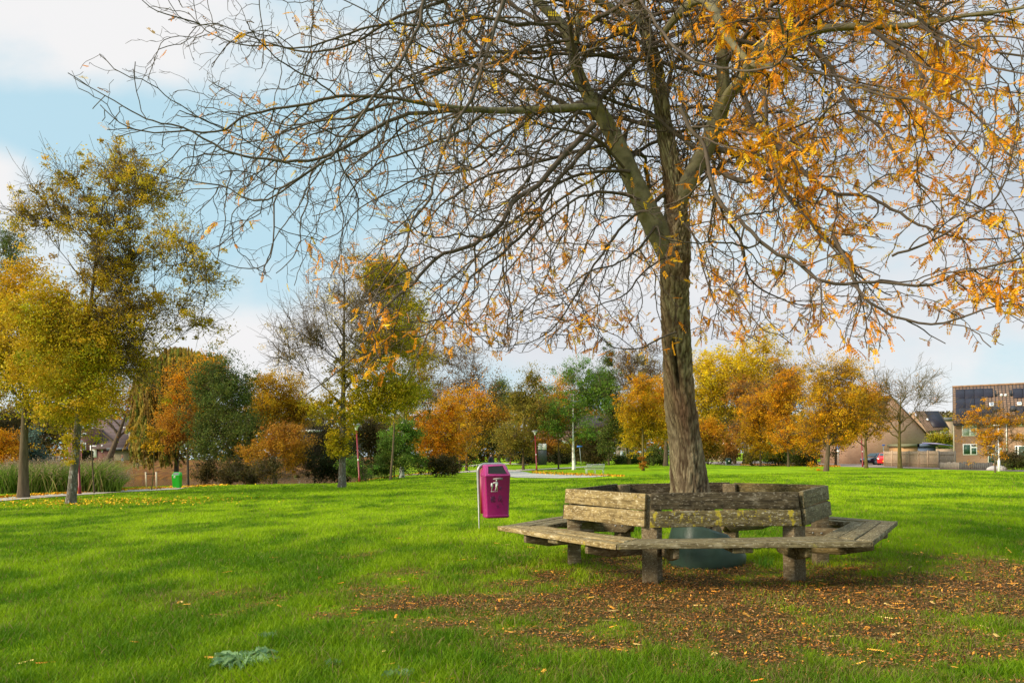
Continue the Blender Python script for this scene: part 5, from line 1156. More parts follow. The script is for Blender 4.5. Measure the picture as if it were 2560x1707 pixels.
def window(parent, x0, z0, x1, z1, panes, name='window', y=0, fm='white', gm='glass', fr=.07, proud=.03):
    """window in a wall lying in the local xz plane at y; panes: list of (fx0,fz0,fx1,fz1[,mat]) fractions"""
    mb = MB(); xs = [x0, x1]; 
    mb.box((x0, y-proud, z0), (x1, y+.05, z1))
    f = mesh_local(mb, name, M[fm], parent, bevel=.008)
    for p in panes:
        a, b, c, d = p[:4]; g = MB(); W, H = x1-x0, z1-z0
        g.box((x0+a*W, y-proud-.006, z0+b*H), (x0+c*W, y-proud+.01, z0+d*H)); mesh_local(g, 'pane', M[p[4] if len(p) > 4 else gm], f)
    return f
def roof_slab(parent, pts, mt, th=.12, name='roof'):
    """pts: 4 corners low-left, low-right, high-right, high-left in parent's frame; local x along eave, local y up the slope"""
    a, b, c, d = [Vector(p) for p in pts]; ex = (b-a).normalized(); nz = ex.cross(d-a).normalized(); ey = nz.cross(ex)
    Mx = Matrix(((ex.x, ey.x, nz.x, a.x), (ex.y, ey.y, nz.y, a.y), (ex.z, ey.z, nz.z, a.z), (0, 0, 0, 1))); inv = Mx.inverted()
    q = [inv @ p for p in (a, b, c, d)]; mb = MB()
    mb.add([tuple(p) for p in q]+[(p.x, p.y, p.z-th) for p in q], quads=[(0, 1, 2, 3), (7, 6, 5, 4), (0, 4, 5, 1), (1, 5, 6, 2), (2, 6, 7, 3), (3, 7, 4, 0)])
    return mesh_local(mb, name, mt, parent, Mx)
# ---- brick row house at the right
Y0 = 76.0; hl = GD(2387.5, Y0); th_ = R(-29)
row = empty('row_house', hl, th_, 'tan brick row house with brown tiled roof, solar panels and white window frames', 'house')
RM = Matrix.Translation(hl) @ Matrix.Rotation(th_, 4, 'Z'); RI = RM.inverted()
nrm_ = (RM.to_3x3() @ Vector((0, -1, 0)))
def fz(px, py): p = RI @ rayplane(px, py, hl, nrm_); return p.x, p.z
W_ = 22.0; ze = fz(2389, 1054.5)[1]; DP = 8.6; run = DP/2
# ridge height from the picture: point on the vertical plane at mid depth
pm = RI @ rayplane(2384, 969.5, RM @ Vector((0, run, 0)), nrm_); zr = pm.z
mb = MB(); mb.prism([(0, 0), (0, 0)], 0, 0) if False else None
mb.add([(0, 0, -.6), (W_, 0, -.6), (W_, DP, -.6), (0, DP, -.6), (0, 0, ze), (W_, 0, ze), (W_, DP, ze), (0, DP, ze), (0, run, zr-.12), (W_, run, zr-.12)],
       quads=[(0, 1, 5, 4), (2, 3, 7, 6)], ngons=[[3, 0, 4, 8, 7], [1, 2, 6, 9, 5]])
mesh_local(mb, 'wall', M['brick_tan'], row)
ov = .32; sl = (zr-ze)/run
rf = roof_slab(row, [(-.12, -ov, ze-ov*sl+.10), (W_, -ov, ze-ov*sl+.10), (W_, run, zr+.10), (-.12, run, zr+.10)], M['tile_brown'])
roof_slab(row, [(W_, DP+ov, ze-ov*sl+.10), (-.12, DP+ov, ze-ov*sl+.10), (-.12, run, zr+.10), (W_, run, zr+.10)], M['tile_brown'])
mb = MB(); mb.tube([(-.14, run, zr+.12), (W_, run, zr+.12)], .08, 8); mesh_local(mb, 'ridge_tiles', mat('ridge_clay', (.24, .13, .06), .9, noise=(3, .4, U1)), row)
mb = MB(); mb.box((-.1, -ov-.10, ze-ov*sl-.10), (W_, -ov+.02, ze-ov*sl+.02)); mesh_local(mb, 'gutter', M['darktrim'], row)
mb = MB(); mb.prism([(-.13, -.5), (-.02, -.5), (-.02, ze-.1), (-.13, ze-.1)], -.02, .10); mesh_local(mb, 'corner_trim', M['cream'], row)
def fwin(x0, y0, x1, y1, panes, **k):
    a = fz(x0, y1); b = fz(x1, y0); return window(row, a[0], a[1], b[0], b[1], panes, **k)
fwin(2405, 1055.5, 2441.3, 1090, [(.08, .06, .49, .84, 'curtain'), (.58, .52, .93, .66, 'curtain'), (.60, .06, .93, .42, 'curtain'), (.60, .70, .93, .74, 'white')])
fwin(2407.3, 1109, 2442.7, 1137.2, [(.06, .08, .51, .93, 'blind'), (.61, .08, .93, .62, 'blind'), (.61, .76, .93, .93, 'glass')])
fwin(2465, 1054.8, 2496, 1065, [(.04, .2, .96, .8)])
fwin(2535, 1054, 2572, 1065.5, [(.04, .22, .45, .78), (.52, .22, .96, .78)])
fwin(2537.5, 1113, 2575, 1150, [(.04, .1, .16, .94, 'glass'), (.26, .05, .95, .94, 'door_green')])
d_ = fwin(2470, 1113, 2497.5, 1158.5, [(.06, .55, .62, .96, 'glass'), (.06, .04, .62, .5, 'door_green'), (.74, .06, .94, .95, 'glass')], name='door')
for (x0, y0, x1, y1) in ((2514.8, 1054, 2517.6, 1129),):
    a = fz(x0, y1); b = fz(x1, y0); mb = MB(); mb.tube([((a[0]+b[0])/2, -.07, a[1]), ((a[0]+b[0])/2, -.07, b[1])], .05, 8); mesh_local(mb, 'downspout', M['white'], row)
rinv = rf.matrix_basis.inverted(); rpl_n = (RM.to_3x3() @ rf.matrix_basis.to_3x3()) @ Vector((0, 0, 1)); rp0 = RM @ rf.matrix_basis @ Vector((0, 0, 0))
def rz(px, py): p = rinv @ (RI @ rayplane(px, py, rp0, rpl_n)); return p.x, p.y
def onroof(name, x0, y0, x1, y1, m, h=.07, cols=1, rows=1, gap=.03):
    a = rz(x0, y1); b = rz(x1, y0)
    for i in range(cols):
        for j in range(rows):
            w0 = (b[0]-a[0])/cols; h0 = (b[1]-a[1])/rows; mb = MB(); mb.box((a[0]+i*w0+gap/2, a[1]+j*h0+gap/2, .01), (a[0]+(i+1)*w0-gap/2, a[1]+(j+1)*h0-gap/2, h))
            o = mesh_local(mb, name, m, rf, bevel=.01)
    return o
onroof('solar_panel', 2390, 971.5, 2458, 1045, M['panel'], cols=3, rows=3)
onroof('solar_panel', 2459, 971, 2481.5, 994.5, M['panel'])
onroof('solar_panel', 2461, 1019, 2485, 1034, M['panel'])
onroof('solar_panel', 2533, 970, 2580, 996.5, M['panel'], cols=2)
onroof('solar_panel', 2538.5, 1015.5, 2580, 1042, M['panel'], cols=2)
for (x0, y0, x1, y1) in ((2473, 1007.5, 2485, 1017), (2542.5, 1006.5, 2554, 1014.5)):
    o = onroof('skylight', x0, y0, x1, y1, M['white'], h=.12); o2 = onroof('skylight_glass', x0+1.5, y0+1.5, x1-1.5, y1-1.5, mat('sky_glass', (.25, .32, .42), .15), h=.125)
for (x, y0, y1) in ((2489.5, 978, 991), (2528.5, 976, 990)):
    a = rz(x, y1); mb = MB(); mb.tube([(a[0], a[1], 0), (a[0]-.05, a[1]+.35, .45)], .09, 8); mesh_local(mb, 'vent_pipe', M['darktrim'], rf)
for x in (2503.5, 2514):
    a = rz(x, 988.5); mb = MB(); mb.lathe([(.12, 0), (.12, .1), (.06, .17), (.001, .18)], 10, Matrix.Translation((a[0], a[1], 0))); mesh_local(mb, 'roof_dome', M['white'], rf)
for (x, y) in ((2490, 1026), (2533, 1025)):
    a = rz(x, y); mb = MB(); mb.prism([(-.3, 0), (.3, 0), (.15, .35), (-.15, .35)], -.25, .25, Matrix.Translation((a[0], a[1], 0))); mesh_local(mb, 'roof_vent', M['darktrim'], rf)
mb = MB(); a = fz(2502, 1120); mb.box((a[0]-.08, -.10, a[1]-.12), (a[0]+.08, 0, a[1]+.12)); mesh_local(mb, 'wall_lamp', M['white'], row)
# ---- big gable house
def gable_house(name, label, d, apex, left, right, depth, wallm, roofm, zbase=None, trim='darktrim'):
    A, Lp, Rp = (P(*apex, d), P(*left, d), P(*right, d)); b = Vector((A.x, d, hz(A.x, d)))
    r_ = empty(name, b, 0, label, 'house'); l = [p-b for p in (A, Lp, Rp)]
    mb = MB(); mb.prism([(l[1].x, -1), (l[2].x, -1), (l[2].x, l[2].z), (l[0].x, l[0].z), (l[1].x, l[1].z)], 0, depth); mesh_local(mb, 'wall', wallm, r_)
    e = .10
    roof_slab(r_, [(l[2].x+.25, -.15, l[2].z-.1+e), (l[2].x+.25, depth, l[2].z-.1+e), (l[0].x, depth, l[0].z+e), (l[0].x, -.15, l[0].z+e)], roofm)
    roof_slab(r_, [(l[1].x-.25, depth, l[1].z-.1+e), (l[1].x-.25, -.15, l[1].z-.1+e), (l[0].x, -.15, l[0].z+e), (l[0].x, depth, l[0].z+e)], roofm)
    return r_, l
gable_house('gable_house', 'blank brown brick gable wall of a steep roofed house behind the wooden fence', 100, (2225, 989.5), (2120, 1104), (2336, 1108), 9, M['brick_tan'], M['tile_brown'])
# ---- house with solar panels further back
def back_house():
    d = 128; b0 = P(2313, 1078, d); b = Vector((b0.x, d, hz(b0.x, d))); r_ = empty('back_house', b, 0, 'distant brick house with steep brown roof and dark solar panels beyond the gable house', 'house')
    f = lambda x, y, dd=0: tuple(P(x, y, d+dd)-b)
    el, er = Vector(f(2314, 1078)), Vector(f(2372, 1072)); rl, rr_ = Vector(f(2287, 1027, 4)), Vector(f(2348, 1027, 4))
    mb = MB(); mb.add([(el.x, 0, -1), (er.x, 0, -1), (er.x, 0, er.z), (el.x, 0, el.z), (rl.x-.4, 4, rl.z), (rl.x-2, 8, -1), (rl.x-2.2, 4.2, -1), (rr_.x, 4, rr_.z), (er.x, 8, -1)], quads=[(0, 1, 2, 3)], ngons=[[0, 3, 4, 6], [1, 8, 7, 2]])
    mesh_local(mb, 'wall', M['brick_tan'], r_)
    rf_ = roof_slab(r_, [tuple(el+Vector((0, -.3, 0))), tuple(er+Vector((0, -.3, 0))), tuple(rr_), tuple(rl)], M['tile_brown'])
    ri = rf_.matrix_basis.inverted(); W2 = (er-el).length; H2 = (rl-el).length
    n_ = ((el-er).cross(rl-el)).normalized()
    def pt(px, py): p = rayplane(px, py, b+el, (er-el).cross(rl-el).normalized()); return ri @ (p-b)
    q = [pt(2331, 1070), pt(2368, 1070), pt(2344, 1029), pt(2312, 1029)]; mb = MB(); mb.add([(p.x, p.y, .09) for p in q]+[(p.x, p.y, .0) for p in q], quads=[(0, 1, 2, 3), (0, 4, 5, 1), (1, 5, 6, 2), (2, 6, 7, 3), (3, 7, 4, 0)]); mesh_local(mb, 'solar_panels', M['panel'], rf_)
    q = [pt(2315, 1053), pt(2320, 1053), pt(2319, 1048), pt(2315, 1048)]; mb = MB(); mb.add([(p.x, p.y, .12) for p in q], quads=[(0, 1, 2, 3)]); mesh_local(mb, 'skylight', M['white'], rf_)
    for (x0, y0, x1, y1) in ((2325.5, 1077, 2338.5, 1084.5), (2351, 1077.5, 2368, 1092)):
        a = Vector(f(x0, y1)); c = Vector(f(x1, y0)); window(r_, a.x, a.z, c.x, c.z, [(.08, .15, .92, .8)] if y1 < 1090 else [(.08, .1, .45, .9, 'curtain'), (.55, .1, .92, .9, 'curtain')])
back_house()
def block(name, label, cat, d, x0, y0, x1, y1, depth, m, zb=-1, extra=None, top=None):
    a = P(x0, y0, d); c = P(x1, y1, d); b = Vector(((a.x+c.x)/2, d, hz((a.x+c.x)/2, d))); r_ = empty(name, b, 0, label, cat)
    h = abs(c.x-a.x)/2; zt = a.z-b.z; zl = c.z-b.z; mb = MB(); mb.box((-h, 0, min(zl, zb) if zb is not None else zl), (h, depth, zt)); mesh_local(mb, 'wall', m, r_)
    if top: mb = MB(); mb.box((-h-.15, -.15, zt-top[0]), (h+.15, depth+.15, zt+.10)); mesh_local(mb, 'roof_edge', M[top[1]], r_)
    return r_, b
r_, b_ = block('flat_building', 'pale flat roofed brick block far behind the row house corner', 'building', 150, 2357, 1045, 2392, 1080, 9, M['brick_beige'], top=(.45, 'lead'))
r_, b_ = block('garden_shed', 'tan boarded shed with olive roof edge behind the wooden fence', 'shed', 88, 2255, 1112, 2294, 1130, 3, M['tanboards'], top=(.22, 'olivetrim'))
r_, b_ = block('garden_shed', 'blue grey shed beside the tan boarded shed', 'shed', 88, 2294.6, 1111.5, 2339.5, 1131, 3, M['bluegrey'], top=(.22, 'bluegrey'))
def lean_to():
    d = 86; a, c = P(2341, 1107, d), P(2390, 1114.5, d); b = Vector((a.x, d, hz(a.x, d))); r_ = empty('lean_to_roof', b, 0, 'low sloping glazed lean to roof between the blue grey shed and the row house', 'lean-to')
    a -= b; c -= b; mb = MB(); mb.add([(a.x, 0, a.z), (c.x, 0, c.z), (c.x, 3, c.z+.1), (a.x, 3, a.z+.1)]+[(a.x, 0, a.z-.08), (c.x, 0, c.z-.08), (c.x, 3, c.z+.02), (a.x, 3, a.z+.02)], quads=[(0, 1, 2, 3), (0, 4, 5, 1), (7, 6, 5, 4), (1, 5, 6, 2), (3, 7, 4, 0)]); mesh_local(mb, 'glazed_roof', mat('violet_glazing', (.24, .22, .42), .3), r_)
    mb = MB(); mb.box((a.x, .05, -1), (c.x, .15, c.z-.3)); mesh_local(mb, 'wall', M['brick_beige'], r_)
lean_to()
# ---- fences
def fence(label, A, B, h, bw, gap, m, name='wooden_fence', post=None, rails=True, jit=.0, cat='fence', th=.02):
    """vertical boards from A to B following the ground"""
    A = Vector(A); B = Vector(B); L_ = (B-A).length; dx = (B-A).normalized(); nrm = Vector((dx.y, -dx.x, 0))
    root = empty(name, (A.x, A.y, hz(A.x, A.y)), math.atan2(dx.y, dx.x), label, cat); rz0 = hz(A.x, A.y); r = random.Random(int(L_*100))
    mb = MB(); s = 0
    while s < L_:
        p = A+dx*s; z = hz(p.x, p.y)-rz0; j = r.uniform(-jit, jit); o_ = r.uniform(-.004, .004)
        mb.box((s, o_, z-.05), (s+bw, th+o_, z+h+j)); s += bw+gap
    mesh_local(mb, 'boards', m, root)
    if rails:
        for zz in (.25*h, .8*h):
            mb = MB(); n_ = int(L_/2)+1
            for i in range(n_): a0, a1 = i*L_/n_, (i+1)*L_/n_; p = A+dx*(a0+a1)/2; z = hz(p.x, p.y)-rz0; mb.box((a0, -.045, z+zz), (a1, -.005, z+zz+.07))
            mesh_local(mb, 'rail', m, root)
    if post:
        n_ = max(1, int(L_/post))
        for i in range(n_+1):
            s = min(L_, i*L_/n_); p = A+dx*s; z = hz(p.x, p.y)-rz0; mb = MB(); mb.box((s-.05, -.10, z-.2), (s+.05, -.0, z+h+.06)); mesh_local(mb, 'post', m, root)
    return root
f1a, f1b, f1c = GD(2212, 84), GD(2347, 72.5), GD(2389, 71)
fence('tall fence of upright tan boards behind the nearly leafless tree', f1a, f1b, 1.58, .09, .05, M['fence_tan'], post=1.9, jit=.01)
fence('grey weathered board fence joining the tan fence to the row house', f1b+Vector((.05, 0, 0)), f1c, 1.52, .10, .02, M['fence_grey'], post=1.9, jit=.01)
fence('low picket fence of short dark stakes along the row house front', GD(2349, 68.5), GD(2398, 66), .62, .11, .07, M['fence_grey'], jit=.05, name='picket_fence', rails=False, th=.06)
fence('low dark picket fence under the lower window of the row house', GD(2398.5, 66), GD(2479, 63), .62, .15, .04, M['fence_dark'], jit=.06, name='picket_fence', rails=False, th=.06)
fence('dark grey board fence left of the parked cars', GD(2122, 104), GD(2162, 100), 1.75, .13, .02, M['fence_grey'], post=2.2, jit=.02)
fence('blackish slatted fence behind the parked cars', GD(2168, 108), GD(2216, 106), 2.0, .15, .06, M['fence_dark'], post=2.4, jit=.02)
fence('grey slatted garden fence left of the big trunk in the distance', GD(1616, 118), GD(1636, 118), 1.75, .12, .06, M['fence_grey'], post=2, jit=.03)
fence('brown board fence panel by the grey slatted garden fence', GD(1637, 118), GD(1652, 118), 1.6, .14, .01, M['tanboards'], post=2, jit=.0)
fence('low wooden garden fence at the left house behind the ivy patched trunk', GD(110, 112), GD(150, 112), 1.0, .12, .14, M['fence_grey'], post=2, jit=.03)
# ---- old houses on the left bank
def left_house():
    d = 124; b0 = P(285, 1150, d); b = Vector((b0.x, d, hz(b0.x, d))); r_ = empty('tiled_house', b, 0, 'dark red brick house with a long dark tiled roof sloping low behind the pond', 'house')
    f = lambda x, y, dd=0: Vector(P(x, y, d+dd))-b
    a, c = f(170, 1050), f(371, 1119)
    mb = MB(); mb.box((a.x, .0, -1), (c.x, 8, c.z)); mesh_local(mb, 'wall', M['brick_red'], r_)
    w0 = f(170, 1072); w1 = f(232, 1072); mb = MB(); mb.box((w0.x, -.05, -1), (w1.x, 7, w0.z)); mesh_local(mb, 'wall', M['brick_red'], r_)
    e0, e1 = f(232, 1121), f(372, 1121); t0, t1 = f(234, 1046, 5), f(352, 1050, 5)
    rf_ = roof_slab(r_, [(e0.x, -.5, e0.z), (e1.x, -.5, e1.z), (t1.x, 5, t1.z), (t0.x, 5, t0.z)], M['tile_dark'])
    mb = MB(); x0, x1 = f(271, 1119), f(352, 1125); mb.box((x0.x, -.62, x1.z), (x1.x, -.40, x0.z)); mesh_local(mb, 'fascia', M['darktrim'], r_)
    g0, g1 = f(286, 1126), f(331, 1149); n_ = 9
    for i in range(n_):
        z0 = g1.z+(g0.z-g1.z)*i/n_; mb = MB(); mb.box((g0.x, -.12, z0), (g1.x, -.06, z0+(g0.z-g1.z)/n_*.60)); mesh_local(mb, 'cladding_board', M['cream'] if False else mat('slat', (.30, .26, .17), .9) if i == 0 else bpy.data.materials['slat'], r_)
    def lw(x0, y0, x1, y1, panes, **k):
        p, q = f(x0, y1), f(x1, y0); return window(r_, p.x, p.z, q.x, q.z, panes, y=-.06, **k)
    lw(198, 1106, 215.5, 1124, [(.06, .06, .92, .82)]); lw(226, 1113, 241.5, 1143, [(.12, .05, .20, .88)], name='door')
    lw(345, 1108, 354.5, 1133, [(.1, .1, .8, .92)]); lw(200, 1082, 216, 1091, [(.08, .15, .9, .9)]); lw(254, 1112, 257.5, 1130, [(.2, .1, .8, .9)])
    # white framed dormer panes set in the slope
    for (x0, y0, x1, y1) in ((318, 1068, 324, 1086), (327, 1071, 331, 1092.5)):
        a_ = f(x0, y0, 2.4); c_ = f(x1, y1, 2.0); mb = MB(); mb.box((c_.x-.14, a_.y-1.3, c_.z), (c_.x, a_.y-1.1, a_.z)); mb.box((a_.x, a_.y-1.3, a_.z-.14), (c_.x, a_.y-1.1, a_.z)); mesh_local(mb, 'dormer_frame', M['white'], r_)
left_house()
for (x0, y0, x1, y1, lb) in ((206, 1126.5, 229.5, 1151, 'square clipped dark hedge block beside the white door of the tiled house'), (332, 1135, 365, 1150, 'low clipped dark hedge right of the slatted wall of the tiled house')):
    a = P(x0, y0, 119); c = P(x1, y1, 119); b = Vector(((a.x+c.x)/2, 119, hz((a.x+c.x)/2, 119))); h = (c.x-a.x)/2; zt = a.z-b.z
    r = np.random.default_rng(int(x0)); n_ = 5000; pp = np.stack([b.x+r.uniform(-h, h, n_), b.y+r.uniform(-.6, .6, n_), b.z+r.uniform(0, zt, n_)], -1)
    root = empty('clipped_hedge', b, 0, lb, 'hedge'); v, cc = leafquads(pp, .16, PAL['dark'][r.integers(0, 4, n_)], r)
    fastmesh('leaves', v.reshape(-1, 3), [np.arange(n_*4).reshape(-1, 4)], M['leaf'], root, cols=cc.reshape(-1, 3))
# ---- centre houses
def centre_house():
    d = 146; b0 = P(1430, 1150, d); b = Vector((b0.x, d, hz(b0.x, d))); r_ = empty('terraced_house', b, 0, 'purplish brick terrace with white windows seen through the birch branches', 'house')
    f = lambda x, y, dd=0: Vector(P(x, y, d+dd))-b
    a, c = f(1345, 1070), f(1530, 1150); mb = MB(); mb.box((a.x, 0, -1), (c.x, 9, a.z)); mesh_local(mb, 'wall', brickmat('purple_brick', (.17, .085, .075), (.13, .065, .06), (.17, .12, .11)), r_)
    e0, t0 = f(1345, 1071), f(1345, 1040, 4.5); roof_slab(r_, [(a.x, -.4, e0.z), (c.x, -.4, e0.z), (c.x, 4.5, t0.z), (a.x, 4.5, t0.z)], M['tile_dark'])
    roof_slab(r_, [(c.x, 9.4, e0.z), (a.x, 9.4, e0.z), (a.x, 4.5, t0.z), (c.x, 4.5, t0.z)], M['tile_dark'])
    for (x0, y0, x1, y1) in ((1373, 1074, 1381, 1088), (1383, 1076, 1390, 1089), (1399, 1077, 1409, 1090), (1437, 1077, 1443, 1090), (1452, 1079, 1459, 1092), (1462, 1081, 1470, 1094), (1496, 1078, 1506, 1091), (1400, 1120, 1412, 1134)):
        p, q = f(x0, y1), f(x1, y0); window(r_, p.x, p.z, q.x, q.z, [(.12, .1, .9, .9)])
centre_house()
def lean_white():
    d = 132; a = P(1398, 1101, d); c = P(1433, 1113, d); b = Vector(((a.x+c.x)/2, d, hz(a.x, d))); r_ = empty('white_annex', b, 0, 'small annex with bright white sloping roof edge left of the birch trunk', 'annex')
    a -= b; c -= b; mb = MB(); mb.prism([(a.x, -1), (c.x, -1), (c.x, c.z), (a.x, a.z)], 0, 3); mesh_local(mb, 'wall', M['brick_red'], r_)
    mb = MB(); mb.prism([(a.x-.2, a.z-.05), (c.x+.2, c.z-.25), (c.x+.2, c.z+.25), (a.x-.2, a.z+.2)], -.2, 3.2); mesh_local(mb, 'roof', M['white'], r_)
lean_white()
def white_shed():
    d = 104; r_, b = block('white_shed', 'white panelled shed with two square panels beside the red street lamp', 'shed', d, 1345, 1108.5, 1366.5, 1124.5, 1.5, M['lead'], zb=0)
    for (x0, x1) in ((1345.3, 1354.5), (1356, 1366)):
        p, q = P(x0, 1124, d)-b, P(x1, 1108.8, d)-b; mb = MB(); mb.box((p.x, -.05, p.z), (q.x, -.005, q.z)); mesh_local(mb, 'panel', M['white'], r_, bevel=.02)
white_shed()
def grey_shed():
    d = 116; a, c = P(1546, 1104, d), P(1566, 1112, d); b = Vector((a.x, d, hz(a.x, d))); r_ = empty('grey_shed', b, 0, 'grey wooden shed with pale edged sloping roof behind the narrow poplar', 'shed')
    a -= b; c -= b; mb = MB(); mb.prism([(a.x, -.5), (c.x+1.2, -.5), (c.x+1.2, c.z-.5), (a.x, a.z)], 0, 3); mesh_local(mb, 'wall', M['fence_grey'], r_)
    mb = MB(); mb.prism([(a.x-.3, a.z-.1), (c.x+1.5, c.z-.7), (c.x+1.5, c.z-.5), (a.x-.3, a.z+.12)], -.2, 3.2); mesh_local(mb, 'roof', M['lead'], r_)
    p = P(1551, 1150, d)-b; mb = MB(); mb.box((p.x, -.04, -.3), (p.x+.7, 0, 1.7)); mesh_local(mb, 'door', M['signback'], r_)
grey_shed()
def flat_roofs():
    r_, b = block('flat_roofed_building', 'low building with brown roof band and white fascia left of the grey tree', 'building', 150, 752, 1068, 812, 1100, 10, M['tile_brown'], zb=-1)
    a = P(752, 1074.5, 150)-b; c = P(808, 1080, 150)-b; mb = MB(); mb.box((a.x, -.2, c.z), (c.x, -.01, a.z)); mesh_local(mb, 'fascia', M['white'], r_)
    r_, b = block('distant_roof_building', 'tiny distant building with dark roof and pale edge under the dark green tree', 'building', 168, 1262, 1036, 1284, 1060, 8, M['lead'], zb=-1)
    a = P(1262, 1033.5, 168)-b; c = P(1284, 1036, 168)-b; mb = MB(); mb.box((a.x, -.3, c.z), (c.x, 8, a.z)); mesh_local(mb, 'roof_edge', M['white'], r_)
    d = 160; a, c = P(1790, 1101, d), P(1840, 1096, d); b = Vector((a.x, d, hz(a.x, d))); r2 = empty('orange_roofed_house', b, 0, 'far house with orange tiled roof and white gutter behind the yellow green poplar', 'house')
    a -= b; c -= b; mb = MB(); mb.box((a.x, 0, -1), (c.x, 8, a.z-.5)); mesh_local(mb, 'wall', M['brick_beige'], r2)
    roof_slab(r2, [(a.x, -.3, a.z-.5), (c.x, -.3, a.z-.5), (c.x, 4, a.z+1.2), (a.x, 4, a.z+1.2)], M['tile_orange']); mb = MB(); mb.box((a.x, -.5, a.z-.9), (c.x, -.35, a.z-.5)); mesh_local(mb, 'gutter', M['white'], r2)
flat_roofs()
# ---- street lamps
def lamp(px, d, htop, lean, label, bandz=1.6, grp='red street lamps along the path'):
    b = GD(px, d); r_ = empty('street_lamp', b, 0, label, 'street lamp', grp); t = Vector((-lean*htop, 0, htop))
    mb = MB(); mb.tube([(0, 0, -.3), tuple(t*.12), tuple(t*.13), tuple(t)], [.085, .085, .065, .055], 12); mesh_local(mb, 'pole', M['red'], r_)
    Mx = Matrix.Translation(t) @ Matrix.Rotation(-lean, 4, 'Y')
    mb = MB(); mb.lathe([(.001, -.02), (.07, -.02), (.09, .10), (.13, .22), (.32, .34), (.001, .34)], 20, Mx); mesh_local(mb, 'lamp_glass', M['lampwhite'], r_)
    mb = MB(); mb.lathe([(.35, .335), (.37, .36), (.30, .42), (.15, .47), (.001, .49)], 20, Mx); mesh_local(mb, 'lamp_cap', M['galv'], r_)
    mb = MB(); p = t*(bandz/htop); mb.box((p.x-.04, -.09, p.z-.07), (p.x+.04, -.066, p.z+.07)); mesh_local(mb, 'sticker', M['white'], r_)
lamp(200, 41, 3.75, .03, 'red street lamp just behind the ivy patched trunk at the left')
lamp(899, 56, 3.7, .045, 'red street lamp beside the light green weeds left of centre')
lamp(1342, 80, 3.6, .035, 'red street lamp with clear mushroom head left of the white barked birch')
lamp(1276, 112, 3.2, .0, 'small distant red street lamp behind the litter bin')
lamp(1740, 96, 3.7, .02, 'red street lamp peeping out right of the big trunk')
lamp(2157, 82, 3.6, .035, 'red street lamp half hidden by the orange tree at the road')
lamp(204, 118, 2.6, .0, 'thin distant red street lamp by the dark hedge block')
b = GD(2497.5, 60); r_ = empty('lamp_post', b, 0, 'tall slim white lamp post in front of the row house door', 'lamp post'); mb = MB(); zt = (P(2496, 1063.5, 60)-b).z
mb.tube([(0, 0, -.2), (0, 0, .8), (0, 0, .82), (0, 0, zt)], [.09, .09, .06, .045], 12); mesh_local(mb, 'pole', M['white'], r_)
mb = MB(); mb.box((-.35, -.06, zt-.02), (.05, .06, zt+.06)); mesh_local(mb, 'lamp_head', M['white'], r_, bevel=.01)
# ---- signs
def post_sign(px, d, h, label, discs, lean=0, cat='road sign'):
    b = GD(px, d); r_ = empty('road_sign', b, 0, label, cat); mb = MB(); mb.tube([(0, 0, -.2), (-lean*h, 0, h)], .03, 8); mesh_local(mb, 'post', M['signback'], r_)
    for (kind, z, w_, hh, m) in discs:
        mb = MB(); x0 = -lean*z
        if kind == 'disc': mb.lathe([(.001, 0), (w_, 0), (w_, .02), (.001, .02)], 24, Matrix.Translation((x0, -.05, z)) @ Matrix.Rotation(R(90), 4, 'X') @ Matrix.Diagonal((.72, 1, 1, 1)))
        else: mb.box((x0-w_/2, -.06, z-hh/2), (x0+w_/2, -.035, z+hh/2))
        mesh_local(mb, 'sign_plate', M[m], r_)
    return r_
post_sign(2042, 92, 2.2, 'grey backed oval road sign on a thin post at the side road', [('disc', 1.95, .26, 0, 'signback')])
s_1 = post_sign(2095.5, 86, 2.35, 'blue round road sign above a small white plate on a thin post', [('disc', 2.15, .27, 0, 'blue'), ('box', 1.66, .28, .22, 'white')])
mb = MB(); mb.box((-.05, -.085, 2.05), (-.02, -.075, 2.28)); mb.box((.02, -.085, 2.0), (.05, -.075, 2.2)); mesh_local(mb, 'figures', M['white'], s_1)
post_sign(1453.5, 96, 2.35, 'blue street name sign on a leaning thin pole right of the birch', [('box', 2.33, .62, .19, 'blue')], lean=.085, cat='street name sign')
post_sign(2209, 92, 2.35, 'light blue street name plate before the gable wall above the parked cars', [('box', 2.3, .34, .14, 'blue')], cat='street name sign')
b = GD(1118.5, 74); r_ = empty('notice_sign', b, 0, 'small pale blue notice board standing in the grass under the orange beech', 'notice sign')
mb = MB(); mb.box((-.16, 0, .05), (.16, .02, .42)); mesh_local(mb, 'board', mat('pale_blue', (.22, .50, .68), .5), r_); mb = MB(); mb.box((-.13, -.012, .30), (.13, -.002, .40)); mesh_local(mb, 'header', M['white'], r_)
mb = MB(); mb.box((-.02, .021, -.2), (.02, .05, .3)); mesh_local(mb, 'stake', M['fence_grey'], r_)
# ---- other bins
gb = GD(443, 48); g_ = empty('litter_bin', gb, R(-8), 'bright green litter bin standing on the verge of the path at the left', 'litter bin')
M['greenp'] = mat('green_plastic_bin', (.01, .36, .012), .35, coat=.2)
bin_body(g_, .50, .38, .95, .03, M['greenp'], M['lead']); mark('pictogram', [[(x*.9, z*.9-.02) for x, z in p] for p in picto], M['white_print'], g_, lift=.02)
mb = MB(); mb.tube([(-.27, .12, -.15), (-.27, .12, .80), (-.22, .12, .90)], .026, 10); mesh_local(mb, 'post', M['galv'], g_)
db = GD(1821, 100); g_ = empty('waste_bin', db, R(6), 'small dark green waste bin on the far lawn right of the big trunk', 'waste bin')
M['dkgreen'] = mat('dark_green_paint', (.01, .03, .028), .4)
mb = MB(); mb.prism([(-.30, .14), (.30, .14), (.34, .80), (.24, .95), (-.24, .95), (-.34, .80)], -.2, .2); mesh_local(mb, 'body', M['dkgreen'], g_, bevel=.02)
